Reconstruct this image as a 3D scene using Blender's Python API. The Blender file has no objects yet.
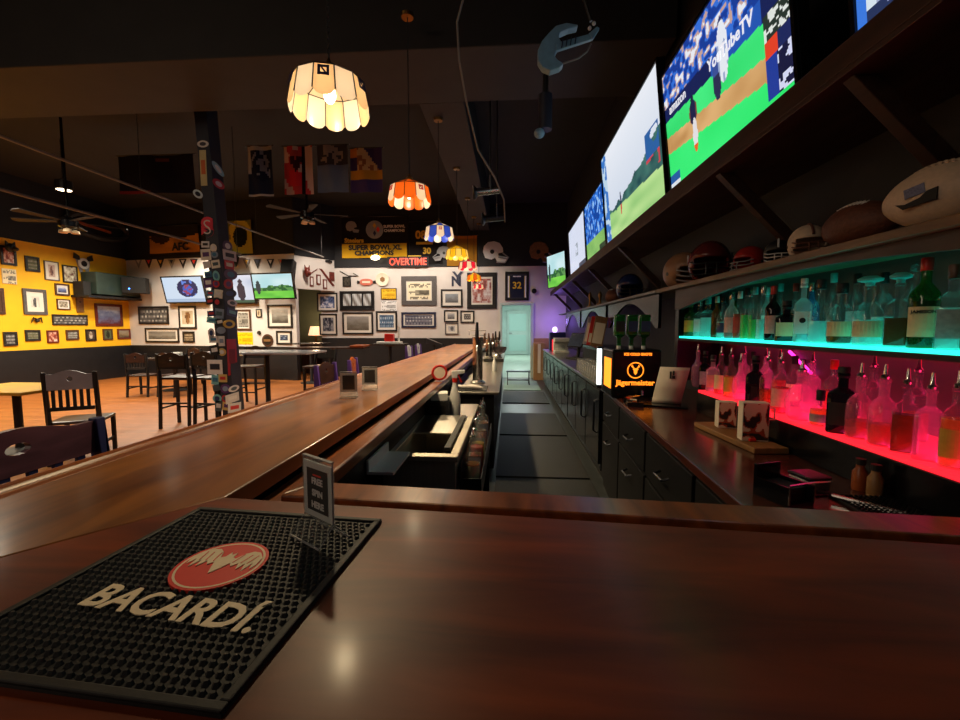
import bpy, bmesh, math, random
from mathutils import Matrix, Vector
C = bpy.context.scene.collection
PI = math.pi
R = math.radians
# ---------------------------------------------------------------- camera model (real lens, eye height 1.46 m)
F = 425.0; EYE = 1.46
PIT = math.atan(33 / F); YAW = math.atan(29 / math.hypot(F, 33))
def ray(px, py):
    x = (px - 480) / F; y = -(py - 360) / F
    fy = math.cos(PIT) + math.sin(PIT) * y; fz = -math.sin(PIT) + math.cos(PIT) * y
    return Vector((math.cos(YAW) * x - math.sin(YAW) * fy, math.sin(YAW) * x + math.cos(YAW) * fy, fz))
E0 = Vector((0, 0, EYE))
def atZ(px, py, z): r = ray(px, py); return E0 + r * ((z - EYE) / r.z)
def atY(px, py, y): r = ray(px, py); return E0 + r * (y / r.y)
def atX(px, py, x): r = ray(px, py); return E0 + r * (x / r.x)
def atW(px, py, W):
    P, n = W[0], W[1]; r = ray(px, py); return E0 + r * ((P - E0).dot(n) / r.dot(n))
cd = bpy.data.cameras.new('camera'); cam = bpy.data.objects.new('camera', cd); C.objects.link(cam)
cd.sensor_fit = 'HORIZONTAL'; cd.sensor_width = 36.0; cd.lens = 36.0 * F / 960; cd.clip_start = 0.02
cam.location = E0; cam.rotation_euler = (PI / 2 - PIT, 0, YAW)
bpy.context.scene.camera = cam
# ---------------------------------------------------------------- materials
MATS = {}
def mat(name, col, rough=0.5, metal=0.0, noise=0.0, nscale=20, bump=0.0, emit=None, es=1.0, spec=0.5, coat=0.0, stretch=None):
    if name in MATS: return MATS[name]
    m = bpy.data.materials.new(name); m.use_nodes = True; nt = m.node_tree; b = nt.nodes['Principled BSDF']
    b.inputs['Base Color'].default_value = (*col, 1); b.inputs['Roughness'].default_value = rough
    b.inputs['Metallic'].default_value = metal; b.inputs['Specular IOR Level'].default_value = spec
    b.inputs['Coat Weight'].default_value = coat; b.inputs['Coat Roughness'].default_value = 0.12
    if emit: b.inputs['Emission Color'].default_value = (*emit, 1); b.inputs['Emission Strength'].default_value = es
    if noise or bump:
        tc = nt.nodes.new('ShaderNodeTexCoord'); mp = nt.nodes.new('ShaderNodeMapping')
        if stretch: mp.inputs['Scale'].default_value = stretch
        n = nt.nodes.new('ShaderNodeTexNoise'); n.inputs['Scale'].default_value = nscale; n.inputs['Detail'].default_value = 5
        nt.links.new(tc.outputs['Object'], mp.inputs[0]); nt.links.new(mp.outputs[0], n.inputs['Vector'])
        if noise:
            cr = nt.nodes.new('ShaderNodeValToRGB')
            cr.color_ramp.elements[0].position = .3; cr.color_ramp.elements[1].position = .72
            cr.color_ramp.elements[0].color = (*[max(0, c * (1 - noise)) for c in col], 1)
            cr.color_ramp.elements[1].color = (*[min(1, c * (1 + noise)) for c in col], 1)
            nt.links.new(n.outputs['Fac'], cr.inputs[0]); nt.links.new(cr.outputs[0], b.inputs['Base Color'])
        if bump:
            bp = nt.nodes.new('ShaderNodeBump'); bp.inputs['Strength'].default_value = bump; bp.inputs['Distance'].default_value = .01
            nt.links.new(n.outputs['Fac'], bp.inputs['Height']); nt.links.new(bp.outputs[0], b.inputs['Normal'])
    MATS[name] = m; return m
def wood(name, a, b_, rough, scale=(1, 12, 12), coat=0.0, planks=None, bump=.05):
    if name in MATS: return MATS[name]
    m = bpy.data.materials.new(name); m.use_nodes = True; nt = m.node_tree; L = nt.links.new; b = nt.nodes['Principled BSDF']
    b.inputs['Coat Weight'].default_value = coat; b.inputs['Coat Roughness'].default_value = .15
    b.inputs['Specular IOR Level'].default_value = .3 if name.startswith('bar_wood_near') else .5
    tc = nt.nodes.new('ShaderNodeTexCoord'); mp = nt.nodes.new('ShaderNodeMapping'); mp.inputs['Scale'].default_value = scale
    n = nt.nodes.new('ShaderNodeTexNoise'); n.inputs['Scale'].default_value = 2.5; n.inputs['Detail'].default_value = 8; n.inputs['Distortion'].default_value = .6
    n2 = nt.nodes.new('ShaderNodeTexNoise'); n2.inputs['Scale'].default_value = 3.2; n2.inputs['Detail'].default_value = 3
    cr = nt.nodes.new('ShaderNodeValToRGB'); cr.color_ramp.elements[0].position = .32; cr.color_ramp.elements[1].position = .7
    cr.color_ramp.elements[0].color = (*a, 1); cr.color_ramp.elements[1].color = (*b_, 1)
    L(tc.outputs['Object'], mp.inputs[0]); L(mp.outputs[0], n.inputs['Vector']); L(tc.outputs['Object'], n2.inputs['Vector'])
    L(n.outputs['Fac'], cr.inputs[0]); last = cr.outputs[0]
    mr = nt.nodes.new('ShaderNodeMapRange'); mr.inputs['From Min'].default_value = .35; mr.inputs['From Max'].default_value = .7
    mr.inputs['To Min'].default_value = rough * .92; mr.inputs['To Max'].default_value = rough * 1.1
    L(n2.outputs['Fac'], mr.inputs['Value']); L(mr.outputs[0], b.inputs['Roughness'])
    if planks:
        br = nt.nodes.new('ShaderNodeTexBrick'); br.inputs['Scale'].default_value = 1.0
        br.inputs['Brick Width'].default_value = planks[0]; br.inputs['Row Height'].default_value = planks[1]; br.inputs['Mortar Size'].default_value = .004
        br.inputs['Color1'].default_value = (1, 1, 1, 1); br.inputs['Color2'].default_value = (.82, .8, .78, 1); br.inputs['Mortar'].default_value = (.6, .55, .5, 1)
        L(tc.outputs['Object'], br.inputs['Vector'])
        mx = nt.nodes.new('ShaderNodeMix'); mx.data_type = 'RGBA'; mx.blend_type = 'MULTIPLY'; mx.inputs[0].default_value = 1
        L(last, mx.inputs[6]); L(br.outputs['Color'], mx.inputs[7]); last = mx.outputs[2]
    L(last, b.inputs['Base Color'])
    bp = nt.nodes.new('ShaderNodeBump'); bp.inputs['Strength'].default_value = bump; bp.inputs['Distance'].default_value = .002
    L(n.outputs['Fac'], bp.inputs['Height']); L(bp.outputs[0], b.inputs['Normal'])
    MATS[name] = m; return m
def glassy(name, tint, glow=0.25, glowcol=(1, 1, 1), rough=.04):
    """thin glass: tinted see-through, fresnel gloss, and a little milky scatter"""
    if name in MATS: return MATS[name]
    m = bpy.data.materials.new(name); m.use_nodes = True; nt = m.node_tree; L = nt.links.new; nt.nodes.clear()
    out = nt.nodes.new('ShaderNodeOutputMaterial'); tr = nt.nodes.new('ShaderNodeBsdfTransparent'); tr.inputs[0].default_value = (*tint, 1)
    tl = nt.nodes.new('ShaderNodeBsdfTranslucent'); tl.inputs[0].default_value = (*glowcol, 1)
    df = nt.nodes.new('ShaderNodeBsdfDiffuse'); df.inputs[0].default_value = (*glowcol, 1)
    m0 = nt.nodes.new('ShaderNodeMixShader'); m0.inputs[0].default_value = .4; L(tl.outputs[0], m0.inputs[1]); L(df.outputs[0], m0.inputs[2])
    m1 = nt.nodes.new('ShaderNodeMixShader'); m1.inputs[0].default_value = glow; L(tr.outputs[0], m1.inputs[1]); L(m0.outputs[0], m1.inputs[2])
    gl = nt.nodes.new('ShaderNodeBsdfGlossy'); gl.inputs['Roughness'].default_value = rough
    lw = nt.nodes.new('ShaderNodeLayerWeight'); lw.inputs[0].default_value = .5; pw = nt.nodes.new('ShaderNodeMath'); pw.operation = 'POWER'; pw.inputs[1].default_value = 4.0; L(lw.outputs['Facing'], pw.inputs[0])
    fr = nt.nodes.new('ShaderNodeMapRange'); fr.inputs['To Min'].default_value = .045; fr.inputs['To Max'].default_value = .8; L(pw.outputs[0], fr.inputs['Value'])
    m2 = nt.nodes.new('ShaderNodeMixShader'); L(fr.outputs[0], m2.inputs[0]); L(m1.outputs[0], m2.inputs[1]); L(gl.outputs[0], m2.inputs[2])
    L(m2.outputs[0], out.inputs[0]); MATS[name] = m; return m
def attr_mat(name, emit=0.0, rough=.5, spec=.3, shade=False):
    if name in MATS: return MATS[name]
    m = bpy.data.materials.new(name); m.use_nodes = True; nt = m.node_tree; L = nt.links.new; b = nt.nodes['Principled BSDF']
    at = nt.nodes.new('ShaderNodeAttribute'); at.attribute_name = 'col'
    b.inputs['Roughness'].default_value = rough; b.inputs['Specular IOR Level'].default_value = spec
    if emit:
        b.inputs['Base Color'].default_value = (.01, .01, .012, 1); L(at.outputs['Color'], b.inputs['Emission Color']); b.inputs['Emission Strength'].default_value = emit
    else: L(at.outputs['Color'], b.inputs['Base Color'])
    if shade:   # stained glass: part translucent
        tl = nt.nodes.new('ShaderNodeBsdfTranslucent'); L(at.outputs['Color'], tl.inputs[0]); mx = nt.nodes.new('ShaderNodeMixShader'); mx.inputs[0].default_value = .35
        L(b.outputs[0], mx.inputs[1]); L(tl.outputs[0], mx.inputs[2]); L(mx.outputs[0], nt.nodes['Material Output'].inputs[0])
    MATS[name] = m; return m
def S(c):   # sRGB 0-255 -> linear
    return tuple(((v / 255) / 12.92 if v / 255 <= .04045 else ((v / 255 + .055) / 1.055) ** 2.4) for v in c)
PRINT = attr_mat('printed_paper', 0, .35); SCREEN = attr_mat('lit_screen', 1.0, .2); CLOTH = attr_mat('printed_cloth', 0, .85, .1)
LAMPGLASS = attr_mat('stained_glass', 0, .25, .5, True)
M = dict(
    bar=wood('bar_wood', S((92, 48, 15)), S((152, 92, 32)), .33, (5, .8, 5), .3, bump=0),
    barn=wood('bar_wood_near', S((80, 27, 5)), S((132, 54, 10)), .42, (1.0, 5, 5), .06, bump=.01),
    rail=wood('rail_wood', S((92, 44, 16)), S((146, 78, 32)), .3, (9, 1.2, 9), .3),
    cwood=wood('counter_wood', S((56, 24, 15)), S((86, 38, 24)), .22, (9, 1.3, 9), .3),
    shelfw=wood('shelf_wood', S((92, 66, 40)), S((128, 94, 58)), .5, (9, 1.2, 9)),
    soffit=wood('soffit_wood', S((46, 29, 23)), S((70, 44, 33)), .5, (9, 1.2, 9)),
    floor=wood('floor_wood', S((150, 86, 34)), S((180, 108, 50)), .42, (1.2, 9, 9), 0, (1.1, .16)),
    chairw=wood('chair_dark_wood', S((38, 22, 18)), S((62, 36, 28)), .35, (2, 2, 8)),
    orangew=wood('chair_orange_wood', S((130, 60, 24)), S((165, 82, 36)), .35, (2, 2, 8)),
    cutting=wood('board_wood', S((120, 82, 44)), S((150, 108, 62)), .5, (9, 2, 9)),
    black=mat('black_paint', S((20, 20, 23)), .55, noise=.25, nscale=6),
    blackg=mat('black_gloss', S((14, 14, 17)), .22, noise=.2, nscale=9, spec=.35),
    blackr=mat('black_rubber', S((14, 14, 16)), .6, noise=.2, nscale=60, bump=.1),
    cabinet=mat('cabinet_black', S((17, 16, 17)), .5, noise=.2, nscale=5, spec=.25),
    ceil=mat('ceiling_black', S((16, 15, 17)), .8, noise=.3, nscale=3),
    duct=mat('duct_grey', S((36, 34, 34)), .7, noise=.15, nscale=4),
    navyp=mat('pillar_navy', S((40, 46, 62)), .5, noise=.15, nscale=10),
    purple=mat('chair_purple', S((74, 48, 120)), .4, noise=.15, nscale=8),
    blue=mat('chair_navy', S((28, 34, 78)), .4, noise=.15, nscale=8),
    greych=mat('chair_crest_grey', S((150, 150, 165)), .4, noise=.1, nscale=8),
    yellow=mat('wall_yellow', S((246, 186, 20)), .7, noise=.05, nscale=4, bump=.05),
    white=mat('wall_white', S((214, 208, 204)), .7, noise=.05, nscale=4, bump=.05),
    wains=mat('wainscot_black', S((24, 23, 26)), .45, noise=.2, nscale=8),
    greenw=mat('wall_green', S((120, 128, 104)), .7, noise=.08, nscale=4),
    hall=mat('hall_paint', S((190, 208, 202)), .6, noise=.05, nscale=5),
    backbar=mat('backbar_wall', S((62, 50, 48)), .4, noise=.2, nscale=7),
    rwall=mat('upper_wall', S((15, 16, 22)), .7, noise=.2, nscale=4),
    aisle=mat('aisle_tile', S((46, 50, 52)), .35, noise=.25, nscale=12),
    matrub=mat('floor_mat_rubber', S((11, 13, 14)), .6, noise=.3, nscale=80, bump=.3),
    steel=mat('brushed_steel', S((180, 176, 170)), .28, 1, noise=.08, nscale=3, stretch=(40, 1, 1)),
    satin=mat('satin_steel', S((196, 188, 172)), .45, .7, noise=.08, nscale=3, stretch=(30, 1, 1)),
    chrome=mat('chrome', S((225, 222, 220)), .22, 1, noise=.03, nscale=9),
    darkst=mat('dark_steel', S((80, 82, 88)), .3, 1, noise=.1, nscale=9),
    whitep=mat('white_plastic', S((225, 225, 222)), .35, noise=.03, nscale=9),
    paper=mat('paper', S((236, 222, 200)), .6, noise=.04, nscale=9),
    red=mat('red_plastic', S((205, 40, 32)), .3, noise=.06, nscale=9),
    redtxt=mat('red_ink', S((224, 52, 40)), .55, noise=.04, nscale=30),
    cream=mat('cream_ink', S((235, 214, 178)), .6, noise=.05, nscale=30),
    acrylic=glassy('clear_acrylic', (.95, .97, .97), .04), brass=mat('aged_brass', S((150, 112, 60)), .35, 1, noise=.1),
    gold=mat('gold_cloth', S((220, 168, 40)), .8, noise=.08, nscale=12), inkblack=mat('black_ink', S((22, 20, 20)), .7, noise=.1),
    inkgold=mat('gold_ink', S((226, 180, 40)), .6, noise=.05), inkwhite=mat('white_ink', S((222, 222, 222)), .6, noise=.05),
    inkgrey=mat('grey_ink', S((150, 150, 152)), .6, noise=.05), navyink=mat('navy_ink', S((30, 36, 66)), .5, noise=.05),
    frameb=mat('frame_black', S((28, 26, 27)), .35, noise=.2, nscale=20), framebr=wood('frame_brown', S((62, 38, 26)), S((92, 58, 38)), .4, (3, 3, 12)),
    framegr=mat('frame_grey', S((88, 84, 84)), .4, noise=.15, nscale=20), framered=wood('frame_redwood', S((84, 26, 18)), S((118, 42, 28)), .4, (3, 3, 12)),
    cardb=mat('cardboard', S((166, 126, 82)), .8, noise=.08, nscale=12), towel=mat('towel_cloth', S((206, 200, 196)), .9, noise=.06, nscale=40, bump=.4),
    greenbx=mat('green_box', S((52, 66, 60)), .3, noise=.15, nscale=6), cable=mat('grey_cable', S((120, 116, 112)), .5, noise=.1),
    pblue=mat('guitar_blue', S((120, 160, 186)), .4, noise=.1, nscale=20), leather=mat('ball_leather', S((96, 54, 38)), .6, noise=.2, nscale=90, bump=.3),
    ballw=mat('white_leather', S((206, 184, 160)), .55, noise=.08, nscale=90, bump=.15),
    orange_lit=mat('orange_backlit', (1, .3, .02), .4, emit=(1, .24, .015), es=2.0), white_lit=mat('white_backlit', (1, 1, 1), .4, emit=(.85, 1, 1), es=2.2),
    red_led=mat('red_sign_led', (1, .1, .05), .4, emit=(1, .07, .04), es=.9), can=mat('downlight_lens', (1, .9, .7), .4, emit=(1, .8, .5), es=6),
    teal_led=mat('teal_led', (.1, .9, .8), .4, emit=(.02, .9, .70), es=1.5), red_led2=mat('red_led_strip', (1, .05, .08), .4, emit=(1, .015, .03), es=1.4),
    mag_led=mat('magenta_led', (1, .05, .5), .4, emit=(1, .03, .42), es=3.0),
    bulb=mat('bulb', (1, .9, .75), .4, emit=(1, .82, .55), es=9), bluedot=mat('blue_indicator', (.1, .3, 1), .4, emit=(.05, .25, 1), es=5),
    lampshade=mat('lit_shade', (1, .7, .5), .6, emit=(1, .55, .3), es=1.6), purplelit=mat('purple_bulb', (.5, .3, 1), .4, emit=(.7, .5, 1), es=3),
)
# ---------------------------------------------------------------- mesh builder
class MB:
    def __init__(s): s.bm = bmesh.new(); s.cl = None
    def _x(s, vs, T):
        if T is not None: bmesh.ops.transform(s.bm, matrix=T, verts=vs)
    def bx(s, x0, x1, y0, y1, z0, z1, T=None):
        v = bmesh.ops.create_cube(s.bm, size=1)['verts']
        for q in v: q.co = Vector(((x0 + x1) / 2 + q.co.x * (x1 - x0), (y0 + y1) / 2 + q.co.y * (y1 - y0), (z0 + z1) / 2 + q.co.z * (z1 - z0)))
        s._x(v, T); return s
    def poly(s, pts, d, T=None):
        """prism of a closed XY outline (list of 3D points) pushed by vector d"""
        d = Vector(d); a = [s.bm.verts.new(Vector(p)) for p in pts]; b = [s.bm.verts.new(Vector(p) + d) for p in pts]; n = len(a)
        s.bm.faces.new(a); s.bm.faces.new(b[::-1])
        for i in range(n): s.bm.faces.new((a[(i + 1) % n], a[i], b[i], b[(i + 1) % n]))
        s._x(a + b, T); return s
    def tube(s, pts, r, n=8, T=None, caps=True):
        P = [Vector(p) for p in pts]; rs = r if isinstance(r, (list, tuple)) else [r] * len(P); rings = []; up = None
        for i, p in enumerate(P):
            t = (P[min(i + 1, len(P) - 1)] - P[max(i - 1, 0)]).normalized()
            if up is None: up = Vector((0, 0, 1)) if abs(t.z) < .9 else Vector((1, 0, 0))
            u = t.cross(up).normalized(); w = u.cross(t).normalized(); up = w
            rings.append([s.bm.verts.new(p + (u * math.cos(k * 2 * PI / n) + w * math.sin(k * 2 * PI / n)) * rs[i]) for k in range(n)])
        for a, b in zip(rings, rings[1:]):
            for k in range(n): s.bm.faces.new((a[k], a[(k + 1) % n], b[(k + 1) % n], b[k]))
        if caps: s.bm.faces.new(rings[0][::-1]); s.bm.faces.new(rings[-1])
        s._x([v for q in rings for v in q], T); return s
    def lathe(s, prof, n=20, T=None, sq=0.0, sy=1.0, close=True):
        rings = []
        for r, z in prof:
            ring = []
            for k in range(n):
                a = 2 * PI * (k + .5) / n; c, q = math.cos(a), math.sin(a)
                if sq: f = 1 / max(abs(c), abs(q)); f = 1 + (f - 1) * sq * .8; c *= f; q *= f
                ring.append(s.bm.verts.new((r * c, r * q * sy, z)))
            rings.append(ring)
        for a, b in zip(rings, rings[1:]):
            for k in range(n): s.bm.faces.new((a[k], a[(k + 1) % n], b[(k + 1) % n], b[k]))
        if close: s.bm.faces.new(rings[0][::-1]); s.bm.faces.new(rings[-1])
        s._x([v for q in rings for v in q], T); return s
    def ell(s, c, r, T=None, n=16):
        v = bmesh.ops.create_uvsphere(s.bm, u_segments=n, v_segments=max(6, n * 2 // 3), radius=1)['verts']
        for q in v: q.co = Vector((c[0] + q.co.x * r[0], c[1] + q.co.y * r[1], c[2] + q.co.z * r[2]))
        s._x(v, T); return s
    def ring(s, x0, x1, z0, z1, t, y0, y1):   # picture frame moulding in the XZ plane
        s.bx(x0, x1, y0, y1, z1 - t, z1); s.bx(x0, x1, y0, y1, z0, z0 + t); s.bx(x0, x0 + t, y0, y1, z0 + t, z1 - t); s.bx(x1 - t, x1, y0, y1, z0 + t, z1 - t); return s
    def canvas(s, w, h, nx, ny, f, y=0.0, z0=0.0, T=None, bend=None):
        """painted sheet in XZ facing -Y, x from -w/2, colour f(u,v) in linear rgb"""
        cl = s.bm.loops.layers.float_color.get('col') or s.bm.loops.layers.float_color.new('col')
        V = [[s.bm.verts.new((w * (i / nx - .5), y + (bend(i / nx, j / ny) if bend else 0), z0 + h * j / ny)) for i in range(nx + 1)] for j in range(ny + 1)]
        for j in range(ny):
            for i in range(nx):
                fc = s.bm.faces.new((V[j][i], V[j][i + 1], V[j + 1][i + 1], V[j + 1][i])); c = (*f((i + .5) / nx, (j + .5) / ny), 1)
                for l in fc.loops: l[cl] = c
        s._x([v for r_ in V for v in r_], T); return s
    def text(s, txt, size, T, ext=.001, bold=0.0, shear=0.0, align='CENTER', sx=1.0):
        cu = bpy.data.curves.new('lettering', 'FONT'); cu.body = txt; cu.size = size; cu.extrude = ext; cu.offset = bold; cu.shear = shear
        cu.align_x = align; cu.align_y = 'CENTER'; cu.resolution_u = 3
        o = bpy.data.objects.new('lettering', cu); C.objects.link(o); bpy.context.view_layer.update()
        me = bpy.data.meshes.new_from_object(o.evaluated_get(bpy.context.evaluated_depsgraph_get()))
        n0 = len(s.bm.verts); s.bm.from_mesh(me); s.bm.verts.ensure_lookup_table(); vs = s.bm.verts[n0:]
        for v in vs: v.co.x *= sx
        s._x(vs, T); bpy.data.objects.remove(o); bpy.data.curves.remove(cu); bpy.data.meshes.remove(me); return s
    def build(s, name, m, parent=None, bev=0.0, smooth=False, T=None):
        if T is not None: bmesh.ops.transform(s.bm, matrix=T, verts=s.bm.verts[:])
        if s.bm.loops.layers.float_color.get('col') is None or len(s.bm.faces) == 0: bmesh.ops.recalc_face_normals(s.bm, faces=s.bm.faces[:])
        me = bpy.data.meshes.new(name); s.bm.to_mesh(me); s.bm.free(); o = bpy.data.objects.new(name, me); C.objects.link(o)
        me.materials.append(m)
        if smooth:
            for p in me.polygons: p.use_smooth = True
            md = o.modifiers.new('edges', 'EDGE_SPLIT'); md.split_angle = R(38)
        if bev:
            b = o.modifiers.new('bevel', 'BEVEL'); b.width = bev; b.segments = 2; b.limit_method = 'ANGLE'
        if parent is not None: o.parent = parent
        return o
# text frames: XZ plane facing -Y
def TX(x, y, z): return Matrix.Translation((x, y, z)) @ Matrix.Rotation(PI / 2, 4, 'X')
def TR(x=0, y=0, z=0, rx=0, ry=0, rz=0): return Matrix.Translation((x, y, z)) @ Matrix.Rotation(rz, 4, 'Z') @ Matrix.Rotation(ry, 4, 'Y') @ Matrix.Rotation(rx, 4, 'X')
def tag(o, label, cat, group=None, kind=None):
    o['label'] = label; o['category'] = cat
    if group: o['group'] = group
    if kind: o['kind'] = kind
    return o
def thing(name, label, cat, loc=(0, 0, 0), rz=0.0, group=None, rx=0.0, ry=0.0):
    o = bpy.data.objects.new(name, None); o.empty_display_size = .05; C.objects.link(o); o.location = loc; o.rotation_euler = (rx, ry, rz)
    return tag(o, label, cat, group)
def struct(name, mb, m, bev=0.0, parent=None):
    o = mb.build(name, m, parent, bev)
    if parent is None: o['kind'] = 'structure'
    return o
def dup(root, loc, rz, label, group=None):
    r = root.copy(); C.objects.link(r); r.location = loc; r.rotation_euler = (root.rotation_euler.x, root.rotation_euler.y, rz); r['label'] = label
    if group: r['group'] = group
    for ch in list(root.children):
        c = ch.copy(); C.objects.link(c); c.parent = r
        for g in ch.children:
            d = g.copy(); C.objects.link(d); d.parent = c
    return r
# value noise for the prints
def vnoise(seed):
    rnd = random.Random(seed); T = [rnd.random() for _ in range(1024)]
    def g(i, j): return T[(i * 57 + j * 131 + (i * j) % 17) % 1024]
    def f(x, y):
        i, j = math.floor(x), math.floor(y); a, b = x - i, y - j; a = a * a * (3 - 2 * a); b = b * b * (3 - 2 * b)
        return (g(i, j) * (1 - a) + g(i + 1, j) * a) * (1 - b) + (g(i, j + 1) * (1 - a) + g(i + 1, j + 1) * a) * b
    return f
def mix(a, b, t): t = max(0, min(1, t)); return tuple(x + (y - x) * t for x, y in zip(a, b))
def art(style, seed, p=None):
    n = vnoise(seed); rnd = random.Random(seed)
    pal = [S(c) for c in (p or [(40, 36, 36), (150, 140, 130), (220, 212, 200)])]
    def pick(t): t = max(0, min(.999, t)) * (len(pal) - 1); i = int(t); return mix(pal[i], pal[i + 1], t - i)
    if style == 'team':      # rows of small light heads over dark bodies
        def f(u, v):
            row = math.sin(v * 3 * 2 * PI) * .5 + .5; colm = math.sin(u * 9 * 2 * PI + math.floor(v * 3) * 2) * .5 + .5
            return pick(.15 + .75 * row * colm * (1 if .1 < v < .85 else .3) + .25 * (n(u * 9, v * 7) - .5))
    elif style == 'field':   # broad bands: sky, stand, ground
        def f(u, v): return pick(v + .3 * (n(u * 5, v * 6) - .5) + .15 * (n(u * 17, v * 15) - .5))
    elif style == 'figure':  # one figure on a plain ground
        cx = .45 + .1 * rnd.random()
        def f(u, v):
            d = math.hypot((u - cx) / (.2 + .08 * n(v * 6, 3)), (v - .48) / .42); return pick((.05 + .5 * n(u * 8, v * 8)) if d < 1 else .8 + .2 * n(u * 4, v * 4))
    elif style == 'page':    # heading, text lines, small picture
        def f(u, v):
            if v > .86: return pick(.2 if n(u * 22, 1) > .45 and .88 < v < .95 else 1)
            if .25 < v < .55 and .35 < u < .95: return pick(.5 * n(u * 9, v * 9))
            return pick(.25 if (v * 16) % 1 > .5 and n(u * 26, v * 16 // 1) > .4 and .06 < u < .94 else 1)
    else:
        def f(u, v): return pick(.5 + 1.2 * (n(u * 6, v * 6) - .5) + .6 * (n(u * 15, v * 15) - .5))
    return f
# ================================================================= SETTING
CEIL = 4.9; YB = 12.2; XL = -11.3; XR = 1.6
struct('floor', MB().bx(-12, -1.2, -1.5, 15, -.06, 0), M['floor'])
struct('floor_aisle', MB().bx(-1.2, 1.7, -1.5, 12.3, -.06, 0), M['aisle'])
struct('ceiling', MB().bx(-12, 1.8, -1.5, 12.5, CEIL, CEIL + .1), M['ceil'])
struct('trim_1', MB().bx(-6.9, 1.55, 4.3, 5.3, 4.15, CEIL), M['duct'], .01)          # cross beam
struct('trim_2', MB().bx(-1.1, -.55, 5.3, 12.1, 4.15, CEIL), M['duct'], .01)          # beam carrying the pendants
struct('wall_left', MB().bx(XL - .1, XL, 3, 12.05, .92, 3.45), M['yellow'])
struct('wall_left_upper', MB().bx(XL - .1, XL + .02, 3, 12.05, 3.45, CEIL), M['rwall'])
struct('trim_3', MB().bx(XL - .1, XL + .02, 3, 12.0, 0, .92), M['wains'], .005)
# back-left wall, slightly turned
BA = Vector((XL, 12.0, 0)); BBq = Vector((-5.75, 11.2, 0)); dBL = (BBq - BA).normalized(); rzBL = math.atan2(dBL.y, dBL.x); lenBL = (BBq - BA).length
TBL = Matrix.Translation(BA) @ Matrix.Rotation(rzBL, 4, 'Z')
struct('wall_back_left', MB().bx(0, lenBL, 0, .12, .92, 3.42, TBL), M['white'])
struct('wall_back_left_upper', MB().bx(0, lenBL, -.02, .12, 3.42, CEIL, TBL), M['rwall'])
struct('trim_4', MB().bx(0, lenBL, -.02, .12, 0, .92, TBL), M['wains'], .005)
# return wall over the side opening
RA = BBq.copy(); RB = Vector((-5.05, YB, 0)); dR = (RB - RA).normalized(); rzR = math.atan2(dR.y, dR.x); lenR = (RB - RA).length
TRW = Matrix.Translation(RA) @ Matrix.Rotation(rzR, 4, 'Z')
struct('wall_return', MB().bx(0, lenR, 0, .1, 2.5, 3.38, TRW), M['white'])
struct('wall_return_upper', MB().bx(0, lenR, -.02, .1, 3.38, CEIL, TRW), M['rwall'])
# small room behind the opening
struct('wall_side_room', MB().bx(-8.5, -5.5, 13.6, 13.7, 0, 3.4), M['greenw'])
struct('ceiling_side_room', MB().bx(-8.5, -5.1, 11.95, 13.7, 3.3, 3.36), M['ceil'])
# back wall with doorway
struct('wall_back', MB().bx(-5.5, -.2, YB, YB + .12, 1.14, 3.17).bx(-.2, .62, YB, YB + .12, 2.085, 3.17).bx(.62, XR, YB, YB + .12, 1.14, 3.17), M['white'])
struct('wall_back_upper', MB().bx(-5.5, XR, YB - .02, YB + .12, 3.17, CEIL), M['rwall'])
struct('trim_5', MB().bx(-5.5, -.26, YB - .02, YB + .12, 0, 1.14), M['wains'], .005)
struct('trim_6', MB().bx(.7, XR, YB - .02, YB + .12, 0, 1.14), M['cardb'], .005)
struct('trim_7', MB().bx(-.26, -.2, YB - .03, YB + .12, 0, 2.14).bx(.62, .7, YB - .03, YB + .12, 0, 2.14).bx(-.2, .62, YB - .03, YB + .12, 2.085, 2.14), M['hall'], .006)
# hall beyond
struct('wall_hall_left', MB().bx(-.5, -.4, YB + .12, 22.5, 0, 2.9), M['hall'])
struct('wall_hall_right', MB().bx(1.25, 1.35, YB + .12, 22.5, 0, 2.9), M['hall'])
struct('wall_hall_end', MB().bx(-.5, 1.35, 22.5, 22.6, 0, 2.9), M['hall'])
struct('floor_hall', MB().bx(-.5, 1.35, YB + .12, 22.6, -.06, 0), mat('hall_floor', S((190, 205, 190)), .4, noise=.08, nscale=4))
struct('ceiling_hall', MB().bx(-.5, 1.35, YB + .12, 22.6, 2.9, 3), M['hall'])
dr = struct('door_1', MB().bx(-.1, 1.0, 22.42, 22.5, .02, 2.3), M['hall'], .01)
MB().bx(0, .9, 22.40, 22.42, 1.25, 2.15).bx(0, .9, 22.40, 22.42, .2, 1.05).build('door_panel', mat('hall_panel', S((182, 214, 207)), .5, noise=.04), dr, .01)
MB().tube([(.02, 22.38, 1.14), (.02, 22.34, 1.14), (.16, 22.34, 1.14)], .016).build('door_handle', M['darkst'], dr)
# right wall (bar back)
struct('wall_right', MB().bx(XR, XR + .1, -.6, 12.3, 0, CEIL), M['rwall'])
struct('trim_8', MB().bx(XR - .02, XR, .3, 3.45, .92, 1.76), M['backbar'])
# pillar
PX0, PX1, PY0, PY1 = -3.99, -3.81, 5.6, 5.83
LEAN = .05
pillar = struct('pillar', MB().poly([(PX0, PY0, 0), (PX1, PY0, 0), (PX1, PY1, 0), (PX0, PY1, 0)], (0, 0, CEIL)), M['navyp'], .01)
for v in pillar.data.vertices: v.co.x -= (v.co.z - .35) * LEAN

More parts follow.
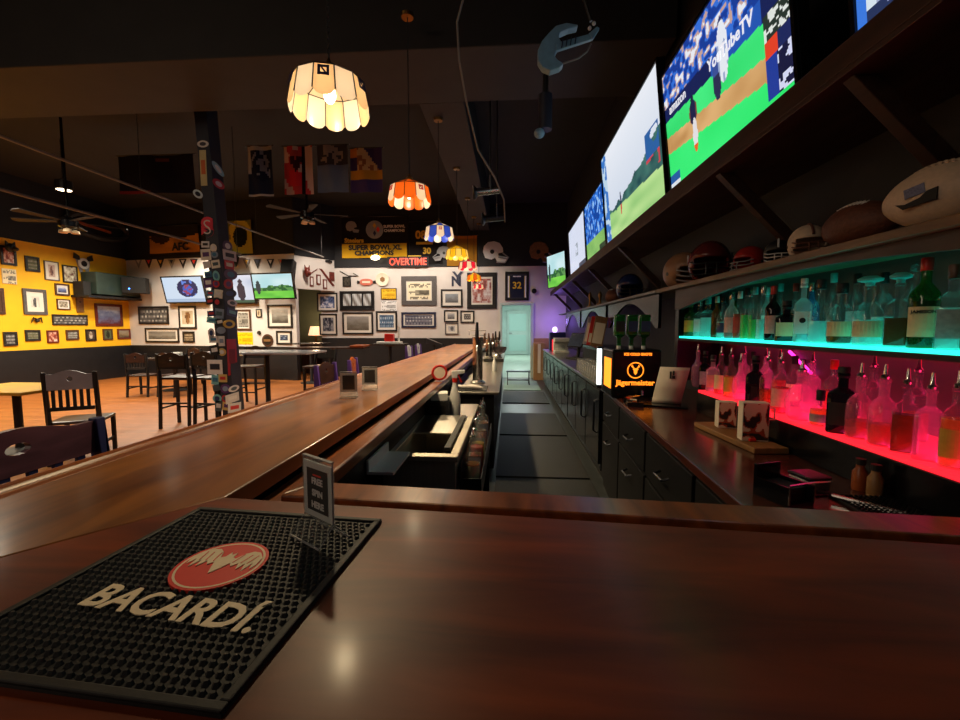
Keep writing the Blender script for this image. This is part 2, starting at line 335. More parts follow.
# ================================================================= BAR COUNTER
bar = thing('bar_counter', 'long L-shaped dark red-brown glossy wooden bar counter with moulded armrest rail', 'bar counter', (-1.0, .5, 0))
bar.location = (0, 0, 0)
YE = 9.6
MB().poly([(-1.2, .2, 1.02), (-.65, .909, 1.02), (-.645, YE, 1.02), (-1.2, YE, 1.02)], (0, 0, .05)).build('counter_top', M['bar'], bar, .004)
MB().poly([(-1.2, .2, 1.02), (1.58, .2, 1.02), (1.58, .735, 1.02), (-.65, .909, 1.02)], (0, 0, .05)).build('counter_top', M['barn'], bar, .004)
def railprof(x): return [(-1.235, 1.035), (-1.25, 1.05), (-1.248, 1.07), (-1.228, 1.08), (-1.205, 1.076), (-1.195, 1.066), (-1.184, 1.072), (-1.168, 1.0735), (-1.15, 1.0703), (-1.15, 1.0), (-1.22, 1.0)]
mb = MB(); mb.poly([(x, .2, z) for x, z in railprof(0)], (0, YE - .2, 0)); mb.build('armrest_rail', M['rail'], bar, .004)
mb = MB()      # drip channel
mb.poly([(-.66, .93, .985), (-.585, 1.03, .985), (-.58, YE, .985), (-.66, YE, .985)], (0, 0, .012))
mb.poly([(-.65, .9, .985), (1.58, .725, .985), (1.58, .80, .985), (-.585, 1.03, .985)], (0, 0, .012)); mb.build('drip_channel', M['rail'], bar)
mb = MB()      # service ledge lip
mb.poly([(-.585, 1.025, .985), (-.52, 1.125, .985), (-.52, YE, .985), (-.585, YE, .985)], (0, 0, .045))
mb.poly([(-.585, 1.025, .985), (1.58, .86, .985), (1.58, .968, .985), (-.52, 1.125, .985)], (0, 0, .045)); mb.build('service_ledge', M['rail'], bar, .006)
MB().bx(-1.16, -1.1, .3, YE, 0, 1.0).build('front_panel', M['cabinet'], bar)
MB().bx(-.64, -.6, 1.1, YE, 0, .985).build('back_panel', M['cabinet'], bar)
MB().bx(-.6, 1.56, .68, .72, 0, .985).build('back_panel', M['cabinet'], bar)

# ================================================================= BACK BAR
bb = thing('back_bar_counter', 'reddish-brown back bar counter over black drawers, under the bottle shelves', 'counter')
mb = MB(); mb.poly([(.69, .95, .88), (1.58, .95, .88), (1.58, 3.95, .88), (.85, 3.95, .88)], (0, 0, .04)); mb.build('counter_top', M['cwood'], bb, .005)
mb = MB(); mb.poly([(.72, .98, 0), (1.55, .98, 0), (1.55, 3.93, 0), (.88, 3.93, 0)], (0, 0, .88)); mb.build('cabinet', M['cabinet'], bb)
def fx(y): return .72 + (y - .98) * (.16 / 2.95)
for k in range(4):
    y0 = 1.0 + k * .735
    for z0, z1, nm in ((.62, .86, 'drawer'), (.08, .6, 'door')):
        d = MB().poly([(fx(y0) - .018, y0, z0), (fx(y0), y0, z0), (fx(y0 + .7), y0 + .7, z0), (fx(y0 + .7) - .018, y0 + .7, z0)], (0, 0, z1 - z0)).build(nm, M['cabinet'], bb, .004)
        ym = y0 + .35; zz = (z0 + z1) / 2 if nm == 'drawer' else .5; xx = fx(ym)
        MB().tube([(xx - .018, ym - .06, zz), (xx - .05, ym - .05, zz - .012), (xx - .05, ym + .05, zz - .012), (xx - .018, ym + .06, zz)], .007).build('handle', M['darkst'], d)
st = thing('bottle_step', 'black raised bottle riser with glowing red top on the back bar', 'display step')
MB().bx(1.2, 1.57, .95, 2.78, .92, 1.045).build('riser', M['blackg'], st, .004)
MB().bx(1.205, 1.565, .955, 2.775, 1.046, 1.06).build('lit_top', M['red_led2'], st)
ts = thing('bottle_shelf', 'upper bottle shelf edged in teal light, on the back bar wall', 'shelf')
MB().bx(1.27, 1.575, .7, 3.3, 1.36, 1.378).build('board', M['black'], ts)
MB().bx(1.272, 1.57, .71, 3.28, 1.379, 1.392).build('lit_top', M['teal_led'], ts)
MB().bx(1.27, 1.575, 3.3, 3.36, 1.06, 1.72).build('end_panel', M['blackg'], ts)
MB().bx(1.545, 1.565, .9, 3.2, 1.34, 1.358).build('red_strip', M['red_led2'], ts)
# ball shelf with arched valance
bs = thing('display_shelf', 'long pale-edged wooden shelf holding balls and helmets above the bottles', 'shelf')
MB().bx(1.2, 1.575, .5, 3.62, 1.735, 1.765).build('board', M['shelfw'], bs, .003)
MB().bx(1.2, 1.575, 3.63, 10.4, 1.74, 1.765).build('board', M['framegr'], bs, .003)
vl = thing('arched_valance', 'dark arched wooden valance under the display shelf, framing the bottles', 'valance')
mb = MB(); pts = [(1.24, .5, 1.734), (1.24, 3.3, 1.734), (1.24, 3.3, 1.59)]
for k in range(13):
    a = k / 12; y = 3.2 - 2.6 * a; pts.append((1.24, y, 1.59 + .115 * math.sin(a * PI)))
pts.append((1.24, .5, 1.59)); mb.poly(pts, (.025, 0, 0)); mb.build('arch', M['soffit'], vl)
for y0 in (3.65, 5.6, 7.6):
    mb = MB()
    pts = [(1.24, y0, 1.739), (1.24, y0 + 1.8, 1.739), (1.24, y0 + 1.8, 1.45)] + [(1.24, y0 + 1.74 - 1.68 * k / 12, 1.45 + .25 * math.sin(k / 12 * PI)) for k in range(13)] + [(1.24, y0, 1.45)]
    mb.poly(pts, (.025, 0, 0)); mb.build('arch', M['blackg'], vl)
so = thing('television_shelf', 'high wooden shelf carrying the row of televisions, braced from below', 'shelf')
MB().bx(1.1, 1.6, .4, 11.6, 2.29, 2.31).build('lower_board', M['soffit'], so, .003)
MB().bx(1.1, 1.14, .4, 11.6, 2.311, 2.40).build('fascia', M['soffit'], so, .003)
MB().bx(1.141, 1.6, .4, 11.6, 2.38, 2.40).build('upper_board', M['black'], so)
for y in (1.55, 2.45, 4.58, 6.28, 7.9, 9.35, 11.0):
    MB().poly([(1.13, y, 2.289), (1.21, y, 2.289), (1.575, y, 1.93), (1.575, y, 1.84)], (0, .05, 0)).build('brace', M['soffit'], so, .003)
# aisle mats
for k, (y0, y1, lb) in enumerate([(2.2, 3.98, 'black rubber floor mat in the bar aisle, nearest the ice bin'), (4.03, 5.57, 'black rubber floor mat in the bar aisle, second from the near counter'),
        (5.65, 7.08, 'black rubber floor mat in the bar aisle, just before the pale bare strip'), (8.06, 9.5, 'black rubber floor mat in the bar aisle, just past the pale bare strip')]):
    tag(MB().bx(-.12, .78, y0, y1, .001, .02).build('floor_mat', M['matrub'], None, .004), lb, 'mat', 'rubber mats down the bar aisle')
# ================================================================= LIGHT
def light(name, typ, loc, e, col, size=.1, rot=None, spot=None, sy=None):
    l = bpy.data.lights.new(name, typ); l.energy = e; l.color = col
    if typ == 'AREA':
        l.size = size
        if sy: l.shape = 'RECTANGLE'; l.size_y = sy
    elif typ == 'SPOT': l.spot_size = spot or R(100); l.spot_blend = .6; l.shadow_soft_size = size
    else: l.shadow_soft_size = size
    o = bpy.data.objects.new(name, l); C.objects.link(o); o.location = loc
    if rot: o.rotation_euler = rot
    return o
WARM = (1, .87, .66)
sc = bpy.context.scene
w = bpy.data.worlds.new('World'); sc.world = w; w.use_nodes = True
w.node_tree.nodes['Background'].inputs[0].default_value = (.5, .52, .62, 1); w.node_tree.nodes['Background'].inputs[1].default_value = .035
sc.view_settings.view_transform = 'Standard'; sc.view_settings.look = 'None'; sc.view_settings.gamma = 1; sc.view_settings.use_curve_mapping = False
sc.view_settings.exposure = 0.0
sc.cycles.use_denoising = True; sc.cycles.max_bounces = 8; sc.cycles.transparent_max_bounces = 24; sc.cycles.sample_clamp_indirect = 4; sc.cycles.caustics_reflective = False; sc.cycles.caustics_refractive = False
LE = 330
for x, y in [(-9.2, 4.6), (-9.2, 7.2), (-9.4, 9.8), (-7.2, 5.2), (-7.0, 8.2), (-8.2, 10.6), (-7.0, 9.2)]:
    light('dining_downlight', 'SPOT', (x, y, 3.8), LE, WARM, .15, (0, 0, 0), R(150))
for x in (-4.6, -3.0, -1.6): light('wall_washer', 'SPOT', (x, 10.6, 3.9), 140, (1, .86, .7), .1, (R(24), 0, 0), R(130))
light('hall_light', 'AREA', (.4, 15, 2.85), 42, (.92, 1, .97), .8); light('hall_light', 'AREA', (.4, 20, 2.85), 60, (.92, 1, .97), .8)
light('purple_light', 'POINT', (1.2, 11.6, 1.6), 14, (.35, .18, 1), .1)
light('side_room_lamp', 'POINT', (-6.0, 12.9, 1.6), 10, (1, .7, .4), .1)
light('room_fill', 'AREA', (-3.6, -1.2, 2.7), 11, (1, .76, .54), 1.0, Vector((3.3, 2.0, -1.5)).to_track_quat('-Z', 'Y').to_euler())  # added soft fill from behind the camera, not a visible lamp
light('room_fill', 'AREA', (-5.0, -.8, 4.2), 38, (1, .78, .55), 1.2, Vector((.3, 3.4, -3.4)).to_track_quat('-Z', 'Y').to_euler())  # second added fill, brightens the dining side and bar from out of view
light('red_step_light', 'AREA', (1.385, 1.85, 1.068), 4.0, (1, .03, .22), .3, (PI, 0, 0), sy=1.75)
light('magenta_light', 'AREA', (1.53, 2.0, 1.335), .5, (1, .06, .5), .03, (0, 0, 0), sy=2.2)
light('teal_shelf_light', 'AREA', (1.42, 2.0, 1.40), .4, (.05, .9, .75), .26, (PI, 0, 0), sy=2.3)
# ================================================================= WALL PICTURES
WY = (Vector((XL + .0, 8, 0)), Vector((1, 0, 0)), PI / 2)
WBL = (BA.copy(), Vector((dBL.y, -dBL.x, 0)), rzBL)
WR = (RA.copy(), Vector((dR.y, -dR.x, 0)), rzR)
WB = (Vector((0, YB, 0)), Vector((0, -1, 0)), 0.0)
WBU = (Vector((0, YB - .02, 0)), Vector((0, -1, 0)), 0.0)
WBLU = (BA + Vector((dBL.y, -dBL.x, 0)) * .02, WBL[1], rzBL)
def wrect(W, x0, y0, x1, y1):
    cx, cy = (x0 + x1) / 2, (y0 + y1) / 2
    a, b, t, d = atW(x0, cy, W), atW(x1, cy, W), atW(cx, y0, W), atW(cx, y1, W)
    return (a + b) / 2 * .5 + (t + d) / 2 * .5, (b - a).length, t.z - d.z
def framed(W, r, label, fm='frameb', fw=.035, style='field', pal=None, matw=0.0, matc=(225, 220, 210), seed=1, group=None, nx=16, ny=13, f=None, name='framed_picture', cat='picture', d=.03):
    c, w, h = wrect(W, *r)
    rt = thing(name, label, cat, (c.x, c.y, c.z - h / 2), W[2], group)
    if fw: MB().ring(-w / 2, w / 2, 0, h, fw, -d, -.001).build('frame', M[fm], rt, .004)
    iw, ih = w - 2 * fw, h - 2 * fw; g = f or art(style, seed, pal); mc = S(matc)
    def ff(u, v):
        if matw:
            x, y = u * iw, v * ih
            if x < matw or y < matw or iw - x < matw or ih - y < matw: return mc
            return g((x - matw) / (iw - 2 * matw), (y - matw) / (ih - 2 * matw))
        return g(u, v)
    mb = MB(); mb.canvas(iw, ih, nx, ny, ff, y=-d * .5, z0=fw); mb.build('print', PRINT, rt)
    if not fw: MB().bx(-w / 2, w / 2, -d * .4, -.001, 0, h).build('backing', M['whitep'], rt)
    return rt, w, h
def zl(x0, y0, x1, y1, ox=0, oy=220, s=5.143): return (ox + x0 / s, oy + y0 / s, ox + x1 / s, oy + y1 / s)
BW = [(30, 30, 32), (120, 118, 116), (215, 212, 206)]
SEP = [(48, 36, 28), (150, 130, 104), (226, 210, 180)]
GRN = [(60, 70, 44), (120, 116, 92), (180, 176, 170)]
BLU = [(70, 60, 90), (110, 130, 180), (220, 220, 230)]
RED = [(120, 40, 36), (190, 120, 100), (230, 215, 200)]
G1 = 'framed pictures on the yellow wall'
YELLOW = [
 ((0, 135, 80, 232), 'black framed print of red and white players, high at the yellow wall\'s open end', 'frameb', .05, 'noise', RED, 0, 11),
 ((10, 252, 82, 328), 'unframed pale page pinned on the yellow wall above the large grey-framed sketch', '', 0, 'page', [(90, 90, 90), (230, 215, 180)], 0, 12),
 ((127, 188, 200, 265), 'small black framed group photo, top left of the white-bordered card on yellow wall', 'frameb', .05, 'team', GRN, 0, 13),
 ((226, 213, 300, 310), 'white-bordered card with a dark square photo on the yellow wall', 'framegr', .02, 'figure', [(70, 50, 70), (150, 110, 90), (200, 180, 170)], .07, 14),
 ((320, 235, 396, 323), 'black framed pale poster beside the pennant cluster on the yellow wall', 'frameb', .03, 'noise', [(120, 80, 80), (200, 195, 170), (235, 232, 220)], 0, 15),
 ((280, 328, 354, 388), 'small brown framed photo with white mat, upper of two under the pale poster', 'framebr', .04, 'field', BLU, .04, 16),
 ((290, 407, 358, 461), 'small thin-framed white photo, lower of two under the pale poster', 'framebr', .025, 'team', [(80, 70, 60), (180, 170, 150), (230, 220, 200)], .04, 17),
 ((117, 355, 238, 487), 'large double framed pencil sketch in grey outer frame on the yellow wall', 'framegr', .07, 'figure', [(40, 40, 44), (110, 110, 112), (228, 224, 216)], .1, 18),
 ((268, 487, 449, 540), 'long narrow panel of small black and grey portraits on the yellow wall', 'frameb', .03, 'team', BW, 0, 19),
 ((488, 432, 628, 546), 'large reddish-brown framed stadium photo under the dark green box', 'framered', .07, 'field', [(90, 50, 60), (120, 130, 170), (200, 205, 215)], 0, 20),
 ((15, 575, 87, 648), 'bottom row of yellow wall, first small frame from its open end, grey figures', 'frameb', .045, 'team', BW, 0, 21),
 ((127, 565, 205, 622), 'bottom row of yellow wall, second small frame, wide greenish team photo', 'frameb', .045, 'team', GRN, 0, 22),
 ((239, 567, 299, 632), 'bottom row of yellow wall, third small frame, reddish print', 'framered', .035, 'noise', RED, 0, 23),
 ((337, 565, 403, 617), 'bottom row of yellow wall, fourth small frame, pale grey crowd photo', 'framebr', .04, 'team', [(70, 66, 60), (150, 150, 144), (214, 214, 208)], 0, 24),
 ((438, 562, 492, 622), 'bottom row of yellow wall, fifth small frame, pale figure on dark', 'frameb', .04, 'figure', [(220, 215, 200), (130, 100, 80), (50, 46, 44)], 0, 25),
 ((527, 560, 577, 617), 'bottom row of yellow wall, sixth small frame, black figure on green', 'framebr', .035, 'figure', [(24, 24, 26), (50, 56, 40), (96, 104, 76)], 0, 26),
 ((602, 560, 668, 612), 'bottom row of yellow wall, last small frame by the corner, brown field', 'framered', .04, 'field', [(70, 50, 40), (140, 124, 96), (150, 140, 130)], 0, 27),
 ((-14, 350, 20, 485), 'brown framed picture cut by the yellow wall\'s open end, beside the double framed sketch', 'framebr', .06, 'noise', RED, 0, 28)]
for r, lb, fm, fw, stl, pal, mw, sd in YELLOW:
    framed(WY, zl(*r), lb, fm or 'frameb', fw, stl, pal, mw, seed=sd, group=G1)
c, w_, h_ = wrect(WY, *zl(388, 340, 425, 475)); t = thing('wooden_plaque', 'narrow upright tan plaque hanging on the yellow wall below the pennant cluster', 'plaque', (c.x, c.y, c.z - h_ / 2), PI / 2)
MB().bx(-w_ / 2, w_ / 2, -.03, -.001, 0, h_).build('board', M['cutting'], t, .01); MB().ell((0, -.032, h_ * .4), (.03, .012, .03)).build('emblem', M['framebr'], t, smooth=True)
c, w_, h_ = wrect(WY, *zl(157, 500, 213, 527)); t = thing('wall_ornament', 'small dark pair of curved horns mounted under the double framed sketch', 'ornament', (c.x, c.y, c.z), PI / 2)
MB().tube([(-w_ / 2, -.02, -.07), (-w_ / 3, -.04, .05), (0, -.04, 0), (w_ / 3, -.04, .05), (w_ / 2, -.02, -.07)], [.008, .02, .03, .02, .008]).ell((0, -.035, -.02), (.05, .034, .04)).build('horns', M['frameb'], t, smooth=True)
# mascot-like head lumps, no character: plain animal-head shaped black mounts
def head_mount(W, r, label, cat='wall mount', mt='frameb', ears=True):
    c, w_, h_ = wrect(W, *r); t = thing('animal_mount', label, cat, (c.x, c.y, c.z - h_ / 2), W[2])
    mb = MB().ell((0, -.115, h_ * .45), (w_ * .42, .07, h_ * .42))
    mb.ell((w_ * .08, -.2, h_ * .32), (w_ * .22, .08, h_ * .2)); mb.build('head', M[mt], t, smooth=True)
    if ears:
        for s_ in (-1, 1): MB().poly([(s_ * w_ * .12, -.1, h_ * .75), (s_ * w_ * .42, -.1, h_ * .62), (s_ * w_ * .4, -.1, h_ * 1.05)], (0, -.03, 0)).build('ear', M[mt], t)
    return t
head_mount(WY, zl(0, 112, 58, 168), 'black animal head mount over the red-white print on the yellow wall')
# pennant cluster with white round badge
c, w_, h_ = wrect(WY, *zl(378, 175, 470, 355)); t = thing('pennant_cluster', 'two crossed pennants hanging in a V below a white round badge on yellow wall', 'pennants', (c.x, c.y, c.z - h_ / 2), PI / 2)
for s_ in (-1, 1):
    MB().poly([(s_ * w_ * .42, -.012 - .012 * (s_ + 1), h_ * .92), (s_ * w_ * .1, -.012 - .012 * (s_ + 1), h_ * .86), (w_ * .1, -.012 - .012 * (s_ + 1), 0)], (0, -.008, 0)).build('pennant', M['greych' if s_ < 0 else 'inkgrey'], t)
    MB().poly([(s_ * w_ * .2, -.04, h_ * .8), (s_ * w_ * .55, -.04, h_ * .84), (s_ * w_ * .5, -.04, h_ * 1.0), (s_ * w_ * .22, -.04, h_ * .92)], (0, -.02, 0)).build('black_flag', M['frameb'], t)
MB().lathe([(w_ * .3, 0), (w_ * .3, .02)], 20, TX(0, -.04, h_ * .72)).build('badge', M['whitep'], t); MB().lathe([(w_ * .16, 0), (w_ * .16, .006)], 16, TX(0, -.061, h_ * .72)).build('badge_face', M['frameb'], t)
# green box over ledge
c, w_, h_ = wrect(WY, *zl(495, 262, 750, 390))
p0 = atX(*zl(497, 330, 0, 0)[:2], XL + .45); p1 = atX(*zl(750, 330, 0, 0)[:2], XL + .45)
t = thing('mounted_box', 'big dark green box on a narrow ledge, jutting from yellow wall by corner', 'box', (XL, (p0.y + p1.y) / 2, p0.z), PI / 2)
hw = (p1.y - p0.y) / 2
MB().bx(-hw, hw, -.45, -.01, -.26, .33).build('box', M['greenbx'], t, .02); MB().bx(-hw - .28, hw + .15, -.5, -.001, -.36, -.30).build('ledge', M['frameb'], t, .005)
MB().bx(-hw - .22, -hw - .02, -.3, -.02, -.3, .06).build('end_panel', M['duct'], t)
# ---- back-left wall pictures
def z2(x0, y0, x1, y1): return (120 + x0 / 3.4286, 220 + y0 / 3.4286, 120 + x1 / 3.4286, 220 + y1 / 3.4286)
G2 = 'framed pictures on the white wall under the three televisions'
for r, lb, fm, fw, stl, pal, mw, sd in [
 ((65, 296, 168, 357), 'wide black framed team photo below the first television, next the yellow corner', 'frameb', .05, 'team', BW, 0, 31),
 ((88, 370, 204, 420), 'lowest long panoramic black framed stadium photo beside the yellow corner', 'frameb', .05, 'field', [(60, 56, 50), (150, 146, 136), (120, 116, 110)], .04, 32),
 ((203, 295, 263, 373), 'upright black framed sepia portrait just left of the sticker pillar', 'frameb', .05, 'figure', [(70, 44, 26), (150, 110, 70), (200, 186, 160)], .07, 33),
 ((217, 382, 257, 420), 'small square dark framed photo under the sepia portrait by sticker pillar', 'frameb', .05, 'team', SEP, 0, 34),
 ((398, 307, 450, 378), 'brown framed grey document just right of the sticker pillar', 'framebr', .05, 'page', [(80, 78, 74), (150, 146, 138)], .03, 35),
 ((468, 305, 487, 334), 'tiny dark framed photo between the grey document and large stadium picture', 'frameb', .03, 'figure', SEP, 0, 36),
 ((507, 290, 592, 370), 'large black framed stadium picture with wide white mat below the right television', 'frameb', .05, 'field', [(70, 66, 60), (130, 126, 118), (190, 186, 178)], .1, 37),
 ((537, 380, 590, 427), 'small black framed picture of figures in white mat, lowest by the side opening', 'frameb', .05, 'team', [(20, 24, 40), (90, 110, 140), (200, 200, 205)], .06, 38)]:
    framed(WBL, z2(*r), lb, fm, fw, stl, pal, mw, seed=sd, group=G2)
framed(WBL, z2(398, 385, 456, 427), 'bright yellow paper sign beside the sticker pillar, under the grey document', 'frameb', 0, 'page', [(190, 150, 20), (246, 205, 30)], seed=39, name='paper_sign', cat='sign', d=.008)
c, w_, h_ = wrect(WBL, *z2(488, 394, 526, 432)); t = thing('round_plaque', 'round dark brown plaque with pale lettering band on white wall', 'plaque', c, rzBL)
MB().lathe([(w_ / 2, .001), (w_ / 2, .02)], 24, TX(0, 0, 0)).build('disc', M['framebr'], t); MB().lathe([(w_ * .36, .021), (w_ * .36, .024)], 24, TX(0, 0, 0)).build('inner_disc', M['frameb'], t); MB().bx(-w_ * .3, w_ * .3, -.028, -.0245, -.03, .035).build('band', M['cutting'], t)
c, w_, h_ = wrect(WBL, *z2(472, 381, 484, 392)); tag(MB().lathe([(w_ / 2, .001), (w_ / 2, .03)], 12, Matrix.Translation(c) @ Matrix.Rotation(rzBL, 4, 'Z') @ TX(0, 0, 0)).build('wall_disc', M['frameb']), 'tiny dark round knob on white wall between yellow sign and small frame', 'knob')
# ---- row of small pennants along the wall top
for i, x in enumerate((65, 100, 140, 178, 217, 255, 435, 472, 517, 555)):
    c, w_, h_ = wrect(WBL, *z2(x - 13, 134, x + 13, 167))
    t = thing('pennant', ('%s small grey triangular pennant along the white wall top, counted from the yellow corner' % ['first', 'second', 'third', 'fourth', 'fifth', 'sixth', 'seventh', 'eighth', 'ninth', 'tenth'][i]), 'pennant', (c.x, c.y, c.z + h_ / 2), rzBL, 'small pennants along the top of the white wall')
    MB().poly([(-w_ / 2, -.008, 0), (w_ / 2, -.008, 0), (0, -.008, -h_)], (0, -.006, 0)).build('cloth', M['duct' if i % 3 else 'inkgrey'], t)
    MB().poly([(-w_ * .25, -.0145, -h_ * .1), (w_ * .25, -.0145, -h_ * .1), (0, -.0145, -h_ * .5)], (0, -.002, 0)).build('emblem', M[['inkwhite', 'redtxt', 'inkgold', 'blue'][i % 4]], t)
# ---- speakers
def speaker(W, r, label, tilt):
    c, w_, h_ = wrect(W, *r); t = thing('loudspeaker', label, 'loudspeaker', c, W[2]); n_ = W[1]
    t.location = c + n_ * .19; t.rotation_euler = (tilt, 0, W[2] + .2)
    MB().bx(-w_ / 2, w_ / 2, -.11, .11, -h_ / 2, h_ / 2).build('cabinet', M['blackr'], t, .01); MB().bx(-w_ * .42, w_ * .42, -.122, -.111, -h_ * .44, h_ * .44).build('grille', M['cabinet'], t)
    MB().lathe([(.02, 0), (.015, .05), (.03, .06)], 10, TR(0, .115, 0, -PI / 2)).build('bracket', M['darkst'], t)
speaker(WBL, z2(574, 140, 610, 210), 'black loudspeaker tilted on white wall right of the third television', R(-18))
speaker(WBL, z2(384, 120, 414, 160), 'small black loudspeaker over the middle television behind the sticker pillar', R(-25))
c = atW(150, 287, WBL); t = thing('loudspeaker', 'black loudspeaker with blue indicator light in the yellow wall corner', 'loudspeaker', c + WBL[1] * .42, .4)
MB().bx(-.28, .28, -.15, .15, -.22, .22).build('cabinet', M['blackr'], t, .01); MB().ell((-.1, -.155, -.1), (.022, .012, .022)).build('indicator_light', M['bluedot'], t)
MB().bx(-.05, .05, .15, .2, -.05, .05).build('bracket', M['darkst'], t)
# ---- return wall: pennant house
def zr(x, y): return (300 + x / 16, 255 + y / 16)
def rp(x, y): c = atW(*zr(x, y), WR); return (c - RA).dot(dR), c.z
o3 = thing('pennant_arrangement', 'maroon pennants arranged like a gable with upright ones below, on the white return wall', 'pennants', (RA.x, RA.y, 0), rzR)
for q in ([(130, 310), (280, 215), (255, 245), (150, 320)], [(300, 215), (345, 225), (550, 490), (515, 500)]):
    MB().poly([(rp(*p)[0], -.012, rp(*p)[1]) for p in q], (0, -.008, 0)).build('pennant', M['framered'], o3)
for x0, y0, x1, y1 in ((150, 340, 215, 505), (258, 310, 330, 480), (362, 385, 430, 545)):
    a = rp(x0, y0); b = rp(x1, y1); MB().bx(a[0], b[0], -.02, -.001, b[1], a[1]).build('upright_card', M['framered'], o3); MB().bx(a[0] + .03, b[0] - .03, -.024, -.021, b[1] + .04, a[1] - .04).build('card_face', M['inkwhite'], o3)
head_mount(WR, (302, 266, 308, 278), 'dark maroon animal head mount beside the gable-shaped pennants', mt='framered')
c, w_, h_ = wrect(WR, 329, 272, 334, 281); t = thing('wall_plaque', 'small upright maroon plaque right of the gable-shaped pennants', 'plaque', c, rzR); MB().bx(-w_ / 2, w_ / 2, -.04, -.001, -h_ / 2, h_ / 2).build('board', M['framered'], t, .02)
# ---- back wall pictures
def z3(x0, y0, x1, y1): return (300 + x0 / 4.5, 240 + y0 / 4.5, 300 + x1 / 4.5, 240 + y1 / 4.5)
def z4(x0, y0, x1, y1): return (420 + x0 / 4.5, 240 + y0 / 4.5, 420 + x1 / 4.5, 240 + y1 / 4.5)
G3 = 'framed pictures on the white back wall'
def trip(u, v):
    if v < .18 or v > .9 or u < .06 or u > .94: return S((24, 24, 26))
    k = u * 3; return mix(S((200, 205, 210)), S((110, 105, 100)), .5 + .5 * math.sin(k * 9 + v * 7)) if abs(k % 1 - .5) < .44 else S((24, 24, 26))
J32 = None
def jersey(u, v):
    x = abs(u - .5)
    if v > .93 or v < .04 or x > .46: return S((60, 60, 70))
    if x > .36: return S((232, 232, 236)) if x > .39 else S((200, 170, 60))
    if v > .86: return S((232, 232, 236)) if x < .2 else S((30, 34, 58))
    return S((30, 34, 58))
for W_, r, lb, fm, fw, stl, pal, mw, sd, ff in [
 (WB, z3(78, 238, 170, 322), 'upper black framed blue action photo right beside the side opening', 'frameb', .04, 'noise', [(30, 36, 60), (90, 110, 160), (220, 220, 230)], .06, 41, None),
 (WB, z3(88, 332, 168, 428), 'lower black framed dark action photo right beside the side opening', 'frameb', .04, 'noise', [(26, 28, 40), (80, 84, 100), (170, 170, 176)], .06, 42, None),
 (WB, z3(180, 230, 335, 318), 'wide black shadow frame with three pale panels on back wall', 'frameb', .05, '', None, 0, 43, trip),
 (WB, z3(192, 325, 330, 425), 'black framed grey stadium view with black mat under the three-panel frame', 'frameb', .05, 'field', [(96, 88, 76), (130, 126, 118), (160, 158, 156)], .09, 44, None),
 (WB, z3(193, 165, 230, 210), 'tiny dark plaque high beside the red oval sign on back wall', 'frameb', .03, 'noise', [(30, 28, 26), (90, 84, 76)], 0, 45, None),
 (WB, z3(343, 320, 438, 412), 'black framed photo of blue-white players in white mat, below the pinned papers', 'frameb', .05, 'team', [(40, 60, 90), (120, 150, 180), (230, 235, 240)], .06, 46, None),
 (WB, z3(457, 163, 615, 295), 'big grey framed newspaper page on the back wall under the red sign', 'framegr', .14, 'page', [(60, 56, 50), (236, 226, 196)], .04, 47, None),
 (WB, z3(457, 325, 612, 395), 'wide navy framed line of white figures under the newspaper page', 'navyink', .06, 'team', [(36, 40, 70), (140, 140, 150), (235, 235, 235)], .03, 48, None),
 (WB, z4(94, 222, 192, 303), 'black framed grey building photo below the interlocked letter emblem', 'frameb', .05, 'field', [(90, 90, 92), (130, 132, 136), (150, 160, 168)], .07, 49, None),
 (WB, z4(108, 315, 172, 370), 'small black framed photo, upper left of three clustered on back wall', 'frameb', .04, 'field', [(60, 60, 62), (140, 140, 142), (190, 190, 192)], .06, 50, None),
 (WB, z4(182, 318, 245, 373), 'small black framed photo, upper right of three clustered on back wall', 'frameb', .04, 'team', BW, .06, 51, None),
 (WB, z4(113, 373, 173, 425), 'small grey framed photo, lowest of three clustered on back wall', 'framegr', .03, 'figure', [(50, 50, 54), (120, 120, 124), (200, 200, 204)], .06, 52, None),
 (WB, z4(212, 147, 345, 310), 'tall dark framed collage of players left of the jersey frame', 'frameb', .12, 'noise', [(70, 40, 60), (170, 100, 90), (220, 214, 214)], .03, 53, None)]:
    framed(W_, r, lb, fm, fw, stl, pal, mw, seed=sd, group=G3, f=ff, nx=20, ny=15)
t, w_, h_ = framed(WB, z4(383, 143, 490, 273), 'black framed navy and white jersey numbered 32 above the lit doorway', 'frameb', .06, f=jersey, nx=30, ny=24, name='framed_jersey', cat='framed jersey')
MB().text('32', h_ * .32, TX(0, -.017, h_ * .52), .002, .006).build('number', M['inkgold'], t)
framed(WB, z3(365, 217, 435, 268), 'yellow sheet pinned on the back wall above a white sheet', 'framebr', .02, 'page', [(190, 140, 20), (250, 205, 60)], seed=54, name='paper_sheet', cat='paper')
framed(WB, z3(365, 270, 435, 318), 'white sheet pinned on the back wall under a yellow sheet', 'framegr', 0, 'page', [(150, 150, 150), (240, 240, 240)], seed=55, name='paper_sheet', cat='paper', d=.008)
c, w_, h_ = wrect(WB, *z3(260, 175, 340, 205)); t = thing('oval_sign', 'pale red oval tag sign with dark ends on the back wall', 'sign', c)
MB().poly([(math.cos(a) * w_ * .36, -.02, (1 if math.sin(a) > 0 else -1) * abs(math.sin(a)) ** .6 * h_ / 2) for a in [k * PI / 12 for k in range(24)]], (0, -.02, 0)).build('plate', mat('faded_red', S((206, 110, 90)), .5, noise=.1), t)
for s_ in (-1, 1): MB().poly([(s_ * w_ * .36, -.015, .03), (s_ * w_ * .52, -.015, .05), (s_ * w_ * .52, -.015, -.05), (s_ * w_ * .36, -.015, -.03)], (0, -.01, 0)).build('end_tab', M['frameb'], t)
